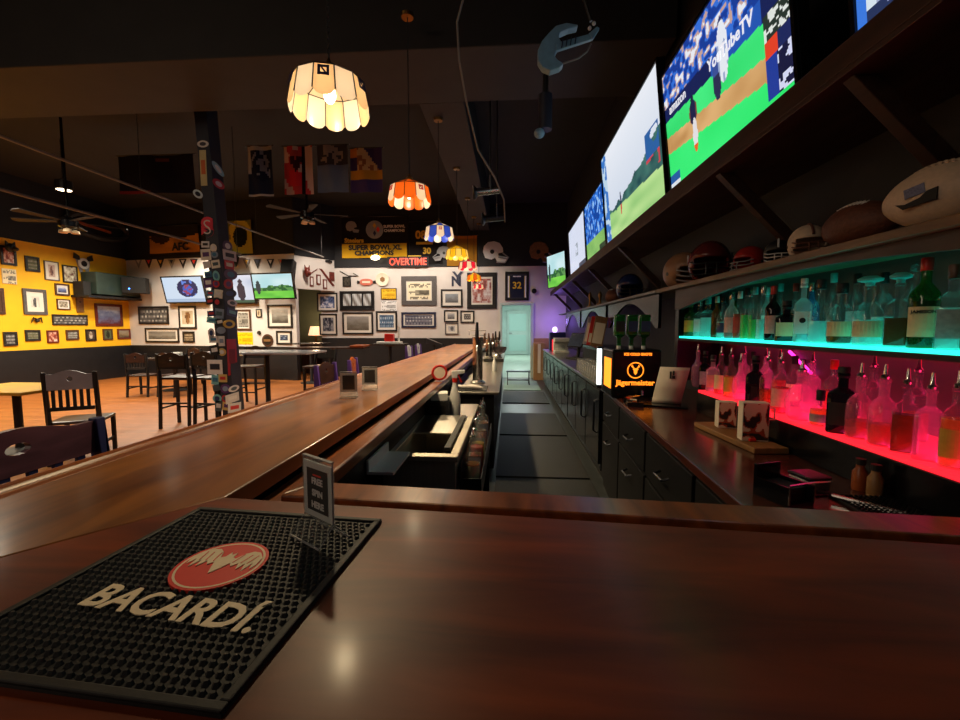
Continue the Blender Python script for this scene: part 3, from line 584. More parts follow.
MB().bx(-w_ * .22, w_ * .22, -.043, -.0405, -.025, .025).build('band', M['paper'], t)
c, w_, h_ = wrect(WB, *z3(342, 148, 402, 208)); t = thing('wall_plate', 'round cream plate hanging on back wall beside the red oval sign', 'plate', c)
MB().lathe([(.01, .01), (w_ * .3, .012), (w_ * .48, .04), (w_ * .5, .045), (w_ * .47, .05), (w_ * .3, .022), (.01, .02)], 28, TX(0, 0, 0)).build('plate', M['paper'], t, smooth=True); MB().lathe([(w_ * .2, .024), (w_ * .2, .026)], 6, TX(0, 0, 0)).build('emblem', M['cutting'], t)
a, b = atW(*z3(180, 140, 0, 0)[:2], WB), atW(*z3(240, 150, 0, 0)[:2], WB); t = thing('wall_string', 'thin dark cord sagging on the back wall over the three-panel frame', 'cord', a)
MB().tube([(0, -.02, 0), (.25, -.02, -.14), (.55, -.02, -.15), (b.x - a.x, -.02, b.z - a.z)], .012, 6).build('cord', M['frameb'], t)
# interlocked letters emblem
c, w_, h_ = wrect(WB, *z4(138, 143, 195, 207)); t = thing('letter_emblem', 'dark interlocked N and Y letters mounted on the white back wall', 'emblem', c)
MB().text('N', h_ * .95, TX(-.02, -.012, -.08), .009, .012).build('letter', M['navyink'], t); MB().text('Y', h_ * 1.15, TX(.02, -.031, .02), .009, .01).build('letter', M['navyink'], t)
c = atW(*z4(513, 230, 0, 0)[:2], WB); tag(MB().lathe([(.07, .001), (.07, .05), (.03, .06)], 16, Matrix.Translation(c) @ TX(0, 0, 0)).build('wall_sensor', M['frameb']), 'small black round sensor on the wall right of the jersey frame', 'sensor')
# ================================================================= BANNERS
def cloth(name, label, cat, W, r, f, nx=30, ny=24, group=None, wav=.02, d=0.0):
    c, w_, h_ = wrect(W, *r); t = thing(name, label, cat, (c.x, c.y, c.z - h_ / 2), W[2], group)
    MB().canvas(w_, h_, nx, ny, f, y=-.035 - d, bend=lambda u, v: wav * math.sin(u * 9 + v * 2)).build('cloth', CLOTH, t)
    MB().tube([(-w_ / 2 - .03, -.03 - d, h_ + .005), (w_ / 2 + .03, -.03 - d, h_ + .005)], .012, 6).build('rod', M['frameb'], t)
    return t, w_, h_
WH = (Vector((0, 7.4, 0)), Vector((0, -1, 0)), 0.0)
def blob(n, cu, cv, ru, rv, jag=.4):
    def g(u, v): a = math.atan2(v - cv, u - cu); return math.hypot((u - cu) / ru, (v - cv) / rv) < 1 - jag * .5 + jag * n(a * 2 + 9, 2.5)
    return g
n5, n6, n7 = vnoise(5), vnoise(6), vnoise(7)
def bn1(u, v):
    if blob(n5, .5, .58, .38, .3)(u, v): return S((120, 128, 150)) if n6(u * 9, v * 9) > .45 else S((28, 34, 60))
    return S((176, 180, 186)) if (v > .92 or (u < .12 and v > .45) or v < .06) else S((36, 42, 66))
def bn2(u, v):
    if .62 < u < .7: return S((30, 18, 22))
    if blob(n6, .4, .7, .22, .22)(u, v): return S((60, 28, 34)) if n5(u * 12, v * 12) > .4 else S((170, 70, 66))
    if blob(n7, .4, .33, .3, .18)(u, v): return S((206, 44, 56))
    return S((186, 60, 66)) if n5(u * 5, v * 4) > .45 else S((206, 176, 170))
def bn3(u, v):
    if v > .6: return S((150, 138, 126)) if blob(n7, .45, .8, .36, .2)(u, v) and n6(u * 11, v * 13) > .4 else S((66, 62, 66))
    return mix(S((96, 112, 142)), S((110, 124, 150)), n5(u * 4, v * 4))
def bn4(u, v):
    if v < .3: return S((74, 60, 112))
    if v < .48: return S((196, 140, 44))
    if u > .22 + (v - .48) * .0 and u < .9 - (v - .5) * .9: return S((206, 172, 120)) if n5(u * 9, v * 9) > .35 else S((150, 96, 60))
    return S((212, 132, 50)) if (u < .35 and v > .8) else S((66, 52, 96))
GB = 'team banners hanging from the dark ceiling'
cloth('hanging_banner', 'hanging navy banner with pale bird-like emblem, first of four from sticker pillar', 'banner', WH, (249, 147, 274, 197), bn1, 16, 24, GB)
cloth('hanging_banner', 'hanging red and cream banner with dark figure, second of four from sticker pillar', 'banner', WH, (285, 147, 314, 195), bn2, 18, 24, GB)
cloth('hanging_banner', 'hanging blue-grey banner with dark top band, third of four from sticker pillar', 'banner', WH, (318, 146, 349, 193), bn3, 18, 24, GB)
cloth('hanging_banner', 'hanging purple and gold banner, last of four from sticker pillar', 'banner', WH, (351, 149, 383, 193), bn4, 18, 24, GB)
WN = (Vector((0, 7.6, 0)), Vector((0, -1, 0)), 0.0)
n8 = vnoise(8)
cloth('hanging_banner', 'wide dim navy banner with faint red lower edge, hanging over the dining area', 'banner', WN, (120, 156, 196, 194), lambda u, v: S((120, 40, 44)) if v < .1 and u < .4 else (S((96, 50, 40)) if .48 < u < .68 and .8 < v < .9 else S((27, 26, 42))), 24, 12, GB)
def afc(u, v):
    if v < .12: return S((40, 34, 30))
    if v > .72 - .12 * math.sin(u * 3): return S((36, 34, 36))
    return mix(S((150, 104, 44)), S((196, 140, 62)), n8(u * 5, v * 5)) if not (blob(n5, .22, .62, .2, .22)(u, v)) else S((56, 40, 28))
t, w_, h_ = cloth('wall_banner', 'gold and black three-letter wall banner above the first television', 'banner', WBLU, (150, 226, 200, 256), afc, 28, 20)
MB().text('AFC', h_ * .36, TX(w_ * .14, -.062, h_ * .28), .003, .008).build('lettering', M['inkblack'], t)
def pack(u, v):
    if blob(n6, .5, .5, .3, .3, .2)(u, v): return S((30, 38, 34))
    return S((176, 168, 70)) if blob(n7, .55, .45, .55, .6)(u, v) else S((110, 112, 60))
cloth('wall_banner', 'olive and gold wall banner with a dark helmet shape right of the sticker pillar', 'banner', WBLU, (229, 221, 253, 254), pack, 22, 20)
# black and gold champions banner
def champs(u, v):
    if v < .34 + .03 * math.sin(u * 3): return mix(S((226, 176, 40)), S((200, 150, 30)), n8(u * 6, v * 6)) if u < .97 else S((30, 28, 28))
    return S((34, 31, 31))
t, w_, h_ = cloth('wall_banner', 'large black and gold lettered wall banner with round diamond emblem', 'banner', WBU, (342, 217, 409, 258), champs, 30, 20, wav=.015)
y = -.062
MB().text('SUPER BOWL XL', h_ * .16, TX(0, y, h_ * .245), .003, .008, sx=1.12).text('CHAMPIONS', h_ * .15, TX(-.03, y, h_ * .11), .003, .008, sx=1.15).build('lettering', M['inkblack'], t)
MB().text('Steelers', h_ * .15, TX(-w_ * .31, y, h_ * .42), .003, .008).build('lettering', M['inkgold'], t)
em = MB().lathe([(h_ * .22, .001), (h_ * .22, .006)], 28, TX(0, y + .004, h_ * .68)).build('round_emblem', M['inkgrey'], t)
def dia(cx, cz, s): return [(cx - s * .6, y - .006, cz), (cx, y - .006, cz + s), (cx + s * .6, y - .006, cz), (cx, y - .006, cz - s)]
MB().poly(dia(.1, h_ * .68, .09), (0, -.002, 0)).build('red_diamond', M['redtxt'], em); MB().poly(dia(.0, h_ * .59, .08), (0, -.002, 0)).build('blue_diamond', M['blue'], em); MB().poly(dia(.0, h_ * .78, .08), (0, -.002, 0)).build('gold_diamond', M['inkgold'], em)
MB().text('SUPER BOWL', h_ * .09, TX(w_ * .29, y, h_ * .75), .002, .004).text('CHAMPIONS', h_ * .09, TX(w_ * .29, y, h_ * .65), .002, .004).build('lettering', M['inkwhite'], t)
def helmet_outline(s):
    P = [(-.5, .05), (-.46, .3), (-.28, .48), (0, .52), (.25, .44), (.4, .22), (.42, .02), (.2, -.02), (.2, -.12), (.62, -.2), (.6, -.28), (.55, -.42), (.15, -.4), (.05, -.22), (-.12, -.3), (-.4, -.22)]
    return [(x * s, z * s) for x, z in P]
def helmet_emblem(c, s, label, m_, d=.02, flip=1):
    t = thing('wall_helmet', label, 'helmet emblem', c); P = helmet_outline(s)
    MB().poly([(x * flip, -.01, z) for x, z in P], (0, -d, 0)).build('shell', M[m_], t, .008)
    MB().lathe([(s * .1, 0), (s * .1, .01)], 12, TX(-.08 * s * flip, -.011 - d, .05 * s)).build('ear_hole', M['frameb'], t)
    MB().tube([(.4 * s * flip, -.03 - d, -.02 * s), (.66 * s * flip, -.05 - d, -.22 * s), (.5 * s * flip, -.05 - d, -.45 * s), (.12 * s * flip, -.03 - d, -.42 * s)], s * .035, 6).tube([(.2 * s * flip, -.03 - d, -.2 * s), (.62 * s * flip, -.05 - d, -.3 * s)], s * .03, 6).build('face_mask', M['inkgrey'], t)
    return t
P = helmet_outline(h_ * .3); MB().poly([(x - w_ * .34, y, z + h_ * .74) for x, z in P], (0, -.004, 0)).build('helmet_mark', M['inkgrey'], t)
WBB = (Vector((0, YB - .02, 0)), Vector((0, -1, 0)), 0.0)
def black_b(u, v): return S((33, 30, 31))
t, w_, h_ = cloth('wall_banner', 'black wall banner with gold numerals 08 behind the orange pendant', 'banner', WBB, (410, 222, 443, 264), black_b, 12, 10, wav=.01)
MB().text('08', h_ * .26, TX(-w_ * .16, -.055, h_ * .68), .003, .012).text('30', h_ * .2, TX(w_ * .02, -.055, h_ * .3), .003, .01).build('numerals', M['inkgold'], t); MB().bx(-w_ * .3, w_ * .2, -.056, -.052, h_ * .46, h_ * .52).bx(-w_ * .55, -w_ * .15, -.056, -.052, h_ * .15, h_ * .2).build('gold_bars', M['inkgold'], t)
t, w_, h_ = cloth('wall_banner', 'plain golden-brown wall banner behind the small yellow pendant', 'banner', WBB, (447, 236, 477, 266), lambda u, v: S((150, 106, 34)) if v < .93 else S((190, 120, 40)), 12, 10, wav=.012)
helmet_emblem(atY(494, 253, YB - .02), .62, 'white helmet emblem mounted on the black upper back wall', 'inkwhite')
helmet_emblem(atY(540, 253, YB - .02), .60, 'tan helmet emblem on the black upper wall, nearest the television row', 'cutting')
helmet_emblem(atY(443, 254, YB - .08), .42, 'small grey helmet emblem between the gold-numeral banner and plain golden banner', 'inkgrey', flip=-1)
# red sign
c, w_, h_ = wrect(WBB, 388, 257, 429, 267); t = thing('lit_sign', 'glowing red letter sign at the top of the white back wall', 'sign', (c.x, c.y, c.z))
MB().bx(-w_ / 2, w_ / 2, -.075, -.04, -h_ / 2, h_ / 2).build('backboard', M['blackr'], t); MB().text('OVERTIME', h_ * .98, TX(0, -.08, -.01), .006, .004, sx=w_ * .92 / (h_ * 4.6)).build('lettering', M['red_led'], t)
c = atY(376, 259, YB - .1); t = thing('wall_lamp', 'small warm wall lamp beneath the black and gold champions banner', 'lamp', c)
MB().tube([(0, .06, 0), (0, -.06, .04)], .03).build('arm', M['frameb'], t); MB().ell((.02, -.12, .02), (.13, .06, .07)).build('bulb', M['bulb'], t, smooth=True)
# grey football-shaped wall cut-out over yellow wall
c = atX(98, 227, XL + .1); t = thing('wall_cutout', 'big dim grey oval ring decoration above the yellow wall', 'decoration', c, PI / 2)
mb = MB(); mb.tube([(math.cos(k * PI / 12) * .85, -.03, math.sin(k * PI / 12) * .3) for k in range(25)], .07, 8, caps=False); mb.build('ring', M['duct'], t, smooth=True); MB().poly([(-.6, -.05, .02), (.3, -.05, -.06), (.3, -.05, -.12), (-.6, -.05, -.05)], (0, -.03, 0)).build('bar', M['orangew'], t)  # orange bar stands in for a fan blade catching warm light
# ================================================================= TELEVISIONS
def tv(name, label, BL, BRt, h, f, nx, ny, tilt, bez=.02, d=.05, arm=.08):
    BL, BRt = Vector(BL), Vector(BRt); dv = BRt - BL; w_ = math.hypot(dv.x, dv.y); rz = math.atan2(dv.y, dv.x); c = (BL + BRt) / 2
    t = thing('television', label, 'television', c, rz, 'televisions showing sport', rx=tilt)
    MB().bx(-w_ / 2, w_ / 2, .001, d, 0, h).build('body', M['blackg'], t, .004)
    MB().ring(-w_ / 2, w_ / 2, 0, h, bez, -.012, 0).build('bezel', M['blackg'], t)
    MB().canvas(w_ - 2 * bez, h - 2 * bez, nx, ny, f, y=-.003, z0=bez).build('screen', SCREEN, t)
    MB().bx(-.2, .2, d, d + arm, h * .3, h * .7).build('wall_mount', M['darkst'], t)
    return t, w_
nA, nB, nC = vnoise(101), vnoise(102), vnoise(103)
def inside(u, v, cx, cy, ru, rv): return ((u - cx) / ru) ** 2 + ((v - cy) / rv) ** 2 < 1
def baseball(u, v):
    a = .32 - .2 * u; b = .46 - .2 * u; g = .60 - .14 * u; wl = .72 - .12 * u
    # pitcher in navy
    if inside(u, v, .32, .26, .024, .13): return S((225, 222, 225)) if v > .19 else S((230, 100, 40))
    if inside(u, v, .315, .44, .04, .09): return S((30, 34, 70)) if abs(u - .315) < .026 else S((120, 70, 60))
    if inside(u, v, .312, .545, .016, .024): return S((30, 32, 60))
    # batter and catcher in white / dark
    if inside(u, v, .60, .60, .042, .2): return S((228, 232, 240)) if nA(u * 60, v * 20) > .25 else S((150, 165, 200))
    if inside(u, v, .597, .80, .015, .03): return S((40, 50, 110))
    if inside(u, v, .545, .48, .034, .15): return S((44, 46, 80)) if v < .5 else S((60, 80, 150))
    if u > .86 and .03 < v < .5:
        if v > .36: return S((40, 52, 44)) if nB(u * 60, v * 40) < .62 else S((220, 225, 220))
        if v > .26: return S((224, 66, 40)) if u < .93 else S((30, 40, 90))
        return S((36, 60, 150)) if u < .92 else (S((26, 28, 60)) if nB(u * 60, v * 30) < .55 else S((210, 214, 240)))
    if u < .12 and v < .12: return S((40, 90, 160)) if v > .05 else S((220, 225, 230))
    if v < a: return mix(S((40, 226, 104)), S((62, 240, 124)), nA(u * 4, v * 4))
    if v < b: return mix(S((190, 140, 84)), S((222, 176, 118)), nA(u * 10, v * 12))
    if v < g: return mix(S((44, 214, 104)), S((70, 236, 130)), nA(u * 5, v * 5))
    if v < wl: return S((24, 34, 84)) if u < .5 or u > .85 else S((36, 84, 176))
    k = nA(u * 34, v * 26)
    return S((24, 60, 150)) if k < .42 else (S((52, 110, 214)) if k < .62 else (S((196, 160, 150)) if k < .78 else S((230, 232, 240))))
def golf(u, v):
    if u < .11:
        k = nB(u * 30, v * 20); return S((60, 120, 200)) if k > .5 else S((190, 214, 232))
    if inside(u, v, .36, .30, .014, .12): return S((40, 40, 80)) if v > .28 else S((210, 70, 70))
    if .8 < u < .97 and .28 < v < .62 and nA(u * 12, v * 9) > .35: return S((44, 96, 160)) if v > .4 else S((200, 70, 80))
    if v < .28 - .05 * u + .03 * nA(u * 8, 1): return mix(S((130, 190, 110)), S((190, 226, 150)), nA(u * 5, v * 12))
    if v < .30 + .34 * max(0, u - .35) + .06 * nB(u * 16, 2): return mix(S((30, 66, 74)), S((70, 120, 110)), nA(u * 16, v * 16))
    return mix(S((196, 208, 226)), S((232, 236, 244)), v)
def crowd(u, v):
    if v < .3: return mix(S((110, 170, 90)), S((150, 200, 110)), nC(u * 6, v * 6)) if not (u > .7 and v < .1) else S((30, 60, 40))
    k = nC(u * 22, v * 18); return S((20, 70, 160)) if k < .45 else (S((50, 120, 220)) if k < .72 else S((150, 190, 235)))
def pale(u, v):
    if abs(u - .5) < .07 and .3 < v < .58 and nC(u * 30, v * 12) > .45: return S((150, 160, 170))
    if u > .6 and v < .1: return S((60, 70, 90))
    return S((216, 222, 240))
def logo_tv(u, v):
    if inside(u, v, .6, .55, .26, .36):
        if inside(u, v, .6, .5, .13, .2): return S((150, 60, 90)) if nC(u * 20, v * 14) > .5 else S((60, 90, 190))
        return S((24, 30, 80)) if nC(u * 14, v * 10) > .3 else S((90, 130, 220))
    return S((206, 222, 240)) if v > .12 else S((170, 190, 214))
def figures_tv(u, v):
    for cx in (.3, .68):
        if inside(u, v, cx, .4, .11, .32) or inside(u, v, cx, .78, .055, .08): return S((44, 40, 60))
    if v < .1: return S((60, 90, 70))
    return mix(S((190, 200, 220)), S((225, 228, 240)), nC(u * 4, v * 4))
def course_tv(u, v):
    if inside(u, v, .12, .45, .06, .3): return S((40, 60, 66))
    if v < .3: return mix(S((80, 180, 60)), S((130, 220, 80)), nC(u * 5, v * 7))
    if v < .42 + .14 * nA(u * 7, 4): return S((30, 96, 50)) if nC(u * 15, v * 15) > .4 else S((90, 150, 80))
    return mix(S((160, 214, 220)), S((210, 236, 240)), nC(u * 3, v * 3))
def last_tv(u, v):
    if inside(u, v, .13, .12, .06, .07): return S((160, 170, 200))
    if u < .05: return S((60, 120, 220))
    return S((214, 226, 236)) if v > .08 + .2 * max(0, u - .1) else S((40, 52, 90))
XT = 1.15; ZT = 2.405
def PT(px): return Vector((XT, atX(px, 150, XT).y, ZT))
def along(px): # depth along the television line for an image column
    r = ray(px, 330); return Vector((XT, XT * r.y / r.x, ZT))
tv1, w1 = tv('a', 'large television showing a baseball game with bright green grass, on high shelf', along(667), along(788), .80, baseball, 150, 84, R(7))
LT = mat('screen_white', (1, 1, 1), .3, emit=(.8, .85, .95), es=.9)
MB().text('amazon', .085, TX(-w1 * .33, -.005, .80 * .645) @ Matrix.Rotation(R(-3.5), 4, 'Z'), .0006, .001).build('screen_lettering', LT, tv1)
MB().text('YouTubeTV', .088, TX(w1 * .14, -.005, .80 * .588) @ Matrix.Rotation(R(-3.5), 4, 'Z'), .0006, .002).build('screen_lettering', LT, tv1)
tv('b', 'largest television showing golfers under a pale sky, beside the baseball screen', along(606), along(663.5), .98, golf, 120, 70, R(6))
tv('c', 'television showing a blue crowd over green field, beyond the golf screen', along(586.5), along(605), .78, crowd, 60, 40, R(5))
tv('d', 'television with a nearly blank white screen beyond the blue crowd screen', along(570), along(585.5), .80, pale, 40, 30, R(4))
tv('e', 'television nearest the camera on the high shelf, only its dark lower corner showing', along(836), Vector((XT, .62, ZT)), .70, last_tv, 50, 30, R(7))
a = atY(545, 291, 10.9); t = thing('x', '', '', (0, 0, 0)); bpy.data.objects.remove(t)
tv('f', 'small turned television at the far end of the high shelf, pale green picture', (.98, 10.9, 2.42), (1.32, 10.0, 2.42), .80, course_tv, 30, 24, R(4))
# three on the back-left wall
def wtv(label, r, f, tilt, out):
    c, w_, h_ = wrect((WBL[0] + WBL[1] * out, WBL[1], rzBL), *r); u = dBL * (w_ / 2) * .97
    return tv('w', label, c - u - Vector((0, 0, h_ / 2)), c + u - Vector((0, 0, h_ / 2)), h_, f, 50, 30, tilt, .035, arm=out - .06)
wtv('wall television with round blue emblem on screen, left of the sticker pillar', z2(155, 192, 300, 285), logo_tv, R(12), .16)
wtv('wall television showing two dark standing figures, half behind the sticker pillar', z2(330, 186, 468, 288), figures_tv, R(10), .11)
wtv('wall television showing a bright green golf course, right of the sticker pillar', z2(457, 181, 604, 272), course_tv, R(10), .40)
# ================================================================= PENDANT LAMPS
def pendant(loc, label, cols, r, logo, power, top, group='stained glass pendants in a line over the bar', sides=12):
    t = thing('pendant_lamp', label, 'pendant lamp', loc, 0, group); H_ = r * .96
    cl_name = 'col'
    def shade(mb, z1, r1, z0, r0, colf, scal, nu=6):
        bm = mb.bm; cl = bm.loops.layers.float_color.get('col') or bm.loops.layers.float_color.new('col')
        for k in range(sides):
            a0, a1 = 2 * PI * k / sides, 2 * PI * (k + 1) / sides; V = []
            for i in range(nu + 1):
                q = i / nu; a = a0 + (a1 - a0) * q; f = 1 / math.cos(((q - .5) * (a1 - a0))) * math.cos((a1 - a0) / 2)
                dz = scal * (4 * q * (1 - q)) ** .6
                V.append((bm.verts.new((math.cos(a) * r1 * f, math.sin(a) * r1 * f, z1)), bm.verts.new((math.cos(a) * r0 * f, math.sin(a) * r0 * f, z0 - dz))))
            for i in range(nu):
                fc = bm.faces.new((V[i][1], V[i + 1][1], V[i + 1][0], V[i][0])); c = (*S(colf(k)), 1)
                for l in fc.loops: l[cl] = c
        return mb
    shade(MB(), H_, r * .12, H_ * .64, r * .88, lambda k: cols[0][k % len(cols[0])], 0).build('crown', LAMPGLASS, t)
    shade(MB(), H_ * .64, r * .88, 0, r, lambda k: cols[1][k % len(cols[1])], r * .15).build('scalloped_band', LAMPGLASS, t)
    mb = MB()
    for k in range(sides):
        a = 2 * PI * k / sides; ca, sa = math.cos(a), math.sin(a)
        mb.tube([(ca * r * .12, sa * r * .12, H_), (ca * r * .882, sa * r * .882, H_ * .64), (ca * r * 1.003, sa * r * 1.003, 0)], .0035, 5)
        b = 2 * PI * (k + 1) / sides
        for rr, zz in ((.883, .64),): mb.tube([(ca * r * rr, sa * r * rr, H_ * zz), (math.cos(b) * r * rr, math.sin(b) * r * rr, H_ * zz)], .0035, 5)
    mb.build('lead_strips', M['frameb'], t)
    MB().lathe([(r * .16, H_ - .005), (r * .16, H_ + .012), (r * .05, H_ + .035), (.008, H_ + .05)], 14).build('cap', M['brass'], t, smooth=True)
    mb = MB(); z = H_ + .05; n_ = 0
    while z < top - loc[2] - .02:
        mb.tube([(math.cos(q) * .009 * (n_ % 2), math.cos(q) * .009 * (1 - n_ % 2), z + .012 + .017 * math.sin(q)) for q in [j * PI / 4 for j in range(9)]], .0026, 4, caps=False) if r > .18 and loc[1] < 3 else mb.tube([(0, 0, z), (0, 0, z + .03)], .006, 5)
        z += .026; n_ += 1
    mb.build('chain', M['duct'], t)
    MB().lathe([(.055, top - loc[2] - .03), (.06, top - loc[2] - .001)], 16).build('ceiling_canopy', M['brass'], t)
    MB().ell((0, 0, H_ * .35), (.032, .032, .045), n=12).build('bulb', M['bulb'], t, smooth=True)
    if logo:
        kk, m_, s_ = logo
        for k in kk:
            a = 2 * PI * (k + .5) / sides; T_ = Matrix.Rotation(a + PI / 2, 4, 'Z') @ Matrix.Translation((0, -r * .94, H_ * .42)) @ Matrix.Rotation(R(-14), 4, 'X')
            mb = MB(); q = r * s_
            for tx in ((-1, -1, -.55, 1), (.55, -1, 1, 1), (-.9, .55, .9, .95), (-.9, -.95, .9, -.55)): mb.bx(tx[0] * q, tx[2] * q, -.006, -.002, tx[1] * q, tx[3] * q, T_)
            mb.poly([(-q * .6, -.006, q * .6), (-q * .25, -.006, q * .6), (q * .6, -.006, -q * .6), (q * .25, -.006, -q * .6)], (0, .003, 0), T_)
            mb.build('emblem', M[m_], t)
    light('pendant_glow', 'POINT', (loc[0], loc[1], loc[2] + .012), 3.6 * (r / .205) ** 2, (1, .84, .62), .02)
    light('pendant_bulb', 'SPOT', (loc[0], loc[1], loc[2] + .004), power * 4, (1, .75, .42), .05, (0, 0, 0), R(142)).data.spot_blend = 1.0
    return t
W1, W2_, OR, BL_, YL, RD = (250, 232, 205), (255, 240, 190), (236, 110, 30), (50, 80, 210), (250, 200, 40), (225, 40, 70)
pendant((-.94, 2.26, 2.60), 'largest white and cream scalloped glass pendant with blue emblem, nearest the camera', ([(250, 220, 180)], [W1, (255, 214, 160)], [W2_, (225, 225, 225)]), .205, (range(1, 12, 2), 'blue', .13), 25, 4.15)
pendant((-.94, 4.05, 2.64), 'orange and white glass pendant with blue wedge, second over the bar', ([OR, OR, OR, BL_], [OR, W1, OR], [OR, W2_]), .205, (range(1, 12, 3), 'redtxt', .11), 52, 4.3)
pendant((-.93, 5.68, 2.64), 'blue and white glass pendant, third over the bar', ([W1, BL_], [BL_, W1], [BL_, W2_, W2_]), .2, (range(1, 12, 4), 'redtxt', .1), 62, 4.15)
pendant((-.90, 7.4, 2.66), 'yellow and white glass pendant before the plain golden banner', ([YL], [YL, (255, 225, 120)], [YL, W2_]), .2, None, 60, 4.15)
pendant((-.88, 9.1, 2.70), 'red and white glass pendant below the yellow one', ([W1, RD], [RD, W1], [W1]), .2, None, 50, 4.15)
pendant((-.87, 10.6, 2.62), 'yellow and orange glass pendant hanging before the tall collage frame', ([YL, OR], [YL, OR], [W2_]), .18, None, 16, 4.15)
pendant((-.80, 11.3, 2.48), 'smallest red and white glass pendant, last before the back wall', ([RD, W1], [W1, RD], [W2_]), .15, None, 6, 4.15)
# ================================================================= CEILING THINGS
for i, (px, py, z) in enumerate([(64, 190, 4.0), (53.5, 227, 4.0), (135, 242, 4.1), (117, 255, 3.85), (300, 259, 3.6), (132, 274 - 4, 3.2)][:5]):
    p = atZ(px, py, z); t = thing('ceiling_light', ['nearest lit downlight over the dining area, highest at left', 'lit downlight hanging over the yellow wall beside the grey oval ring', 'lit downlight just left of the gold lettered banner', 'lit downlight over the corner of yellow and white walls', 'small lit downlight above the right wall television'][i], 'ceiling light', p, 0, 'round downlights over the dining area')
    MB().lathe([(.125, 0), (.13, .03), (.13, .16), (.04, .2), (.015, .22), (.015, CEIL - p.z)], 20).build('housing', M['frameb'], t, smooth=True); MB().lathe([(.11, -.004), (.11, .004)], 20).build('lens', M['can'], t)
def fan(p, label, rz):
    t = thing('ceiling_fan', label, 'ceiling fan', p, rz)
    MB().lathe([(.05, -.12), (.13, -.08), (.14, .02), (.06, .08), (.02, .1), (.02, CEIL - p.z)], 18).build('motor', M['blackg'], t, smooth=True)
    for k in range(5):
        a = 2 * PI * k / 5; T_ = Matrix.Rotation(a, 4, 'Z') @ Matrix.Rotation(R(10), 4, 'X')
        MB().poly([(.12, -.035, 0), (.75, -.075, 0), (.78, 0, 0), (.75, .075, 0), (.12, .035, 0)], (0, 0, .012), T_).build('blade', M['duct'], t)
    for k in range(3):
        a = 2 * PI * k / 3 + .3; MB().lathe([(.02, -.2), (.055, -.22), (.06, -.26)], 10, TR(math.cos(a) * .09, math.sin(a) * .09, .08)).build('lamp_cup', M['cream'], t, smooth=True)
fan(atY(307, 214, 8.3), 'dark ceiling fan beneath the four hanging team banners', .3)
fan(atY(68, 222, 6.8), 'dark ceiling fan over the dining area near the yellow wall', .9)
for z, lb in ((3.3, 'upper of two long thin ceiling-hung cables passing behind the sticker pillar'), (2.757, 'lower of two long thin ceiling-hung cables passing behind the sticker pillar')):
    t = thing('hanging_cable', lb, 'cable', (-4.9 if z > 3 else -4.78, 2.5, z), 0, 'two long cables over the dining area')
    MB().tube([(0, 0, 0), (0, 4, -.015), (0, 8.6 if z > 3 else 4.9, 0)], .016, 6).build('cable', M['cable'], t)
    for y in ((3.0, 5.6, 8.5) if z > 3 else (.5, 4.8)): MB().tube([(0, y, .01), (0, y, CEIL - z - .002)], .006, 4).build('hanger_wire', M['frameb'], t)
# curly cable from ceiling to the track light
pts = [Vector((atY(466, -12, 3.4).x, 3.4, CEIL - .01)), atY(466, -12, 3.4), atY(457, 22, 3.5), atY(459, 60, 3.6), atY(466, 100, 3.8), atY(478, 150, 4.2), atY(495, 178, 4.6), atY(504, 200, 4.9), atY(505, 222, 5.2)]
t = thing('dangling_cable', 'thin grey cable curving down from the ceiling beside the spotlights', 'cable', pts[0]); MB().tube([p - pts[0] for p in pts], .009, 6).build('cable', M['cable'], t)
def spot_can(c, rz, tilt, label, s, lit):
    t = thing('spotlight', label, 'spotlight', c, rz, 'yoke-mounted spotlights on the ceiling pipe')
    T_ = Matrix.Rotation(tilt, 4, 'Y')
    MB().tube([(-.16 * s, 0, 0), (.16 * s, 0, 0)], .055 * s, 14, T_).build('can', M['chrome' if lit else 'darkst'], t, smooth=True)
    MB().lathe([(.06 * s, 0), (.1 * s, .03 * s), (.1 * s, .05 * s), (.055 * s, .02 * s)], 18, T_ @ TR(-.16 * s, 0, 0, 0, -PI / 2)).build('front_ring', M['darkst'], t, smooth=True)
    MB().tube([(.03 * s, -.07 * s, 0), (.03 * s, -.07 * s, .18 * s), (.03 * s, 0, .22 * s), (.03 * s, .07 * s, .18 * s), (.03 * s, .07 * s, 0)], .011 * s, 6).build('yoke', M['darkst'], t)
    MB().tube([(.03 * s, 0, .22 * s), (.03 * s, 0, CEIL - c.z)], .01, 6).build('drop_rod', M['frameb'], t)
spot_can(atY(488, 191, 5.6), .15, R(-8), 'upper shiny spotlight with bright streak hanging beside the curved cable', .9, True)
spot_can(atY(495, 218, 6.2), .1, R(-6), 'lower dull spotlight with round front ring below the shiny one', .9, False)
# little blue guitar
c = atY(566, 47, 3.2); t = thing('hanging_guitar', 'pale blue guitar shape hanging from the dark ceiling near the televisions', 'guitar', c, 0, ry=0)
def G(x, y): p = atY(520 + x / 5.14, y / 5.14, 3.2) - c; return (p.x, 0, p.z)
out = [(300, 125), (240, 115), (185, 130), (150, 165), (115, 205), (92, 255), (92, 310), (115, 345), (155, 362), (205, 345), (225, 325), (195, 305), (178, 285), (190, 250), (215, 215), (200, 190), (205, 165), (250, 145), (295, 135)]
MB().poly([G(*p) for p in out], (0, .07, 0)).build('body', M['pblue'], t, .01)
MB().poly([G(*p) for p in [(185, 225), (350, 180), (370, 205), (185, 265)]], (0, .03, 0), Matrix.Translation((0, -.012, 0))).build('neck', M['pblue'], t, .004)
MB().poly([G(*p) for p in [(350, 178), (395, 140), (408, 150), (372, 206)]], (0, .03, 0), Matrix.Translation((0, -.012, 0))).build('headstock', M['pblue'], t, .004)
for q in ((358, 145), (380, 120)): MB().ell(G(*q), (.014, .014, .014), n=8).build('tuning_peg', M['whitep'], t, smooth=True)
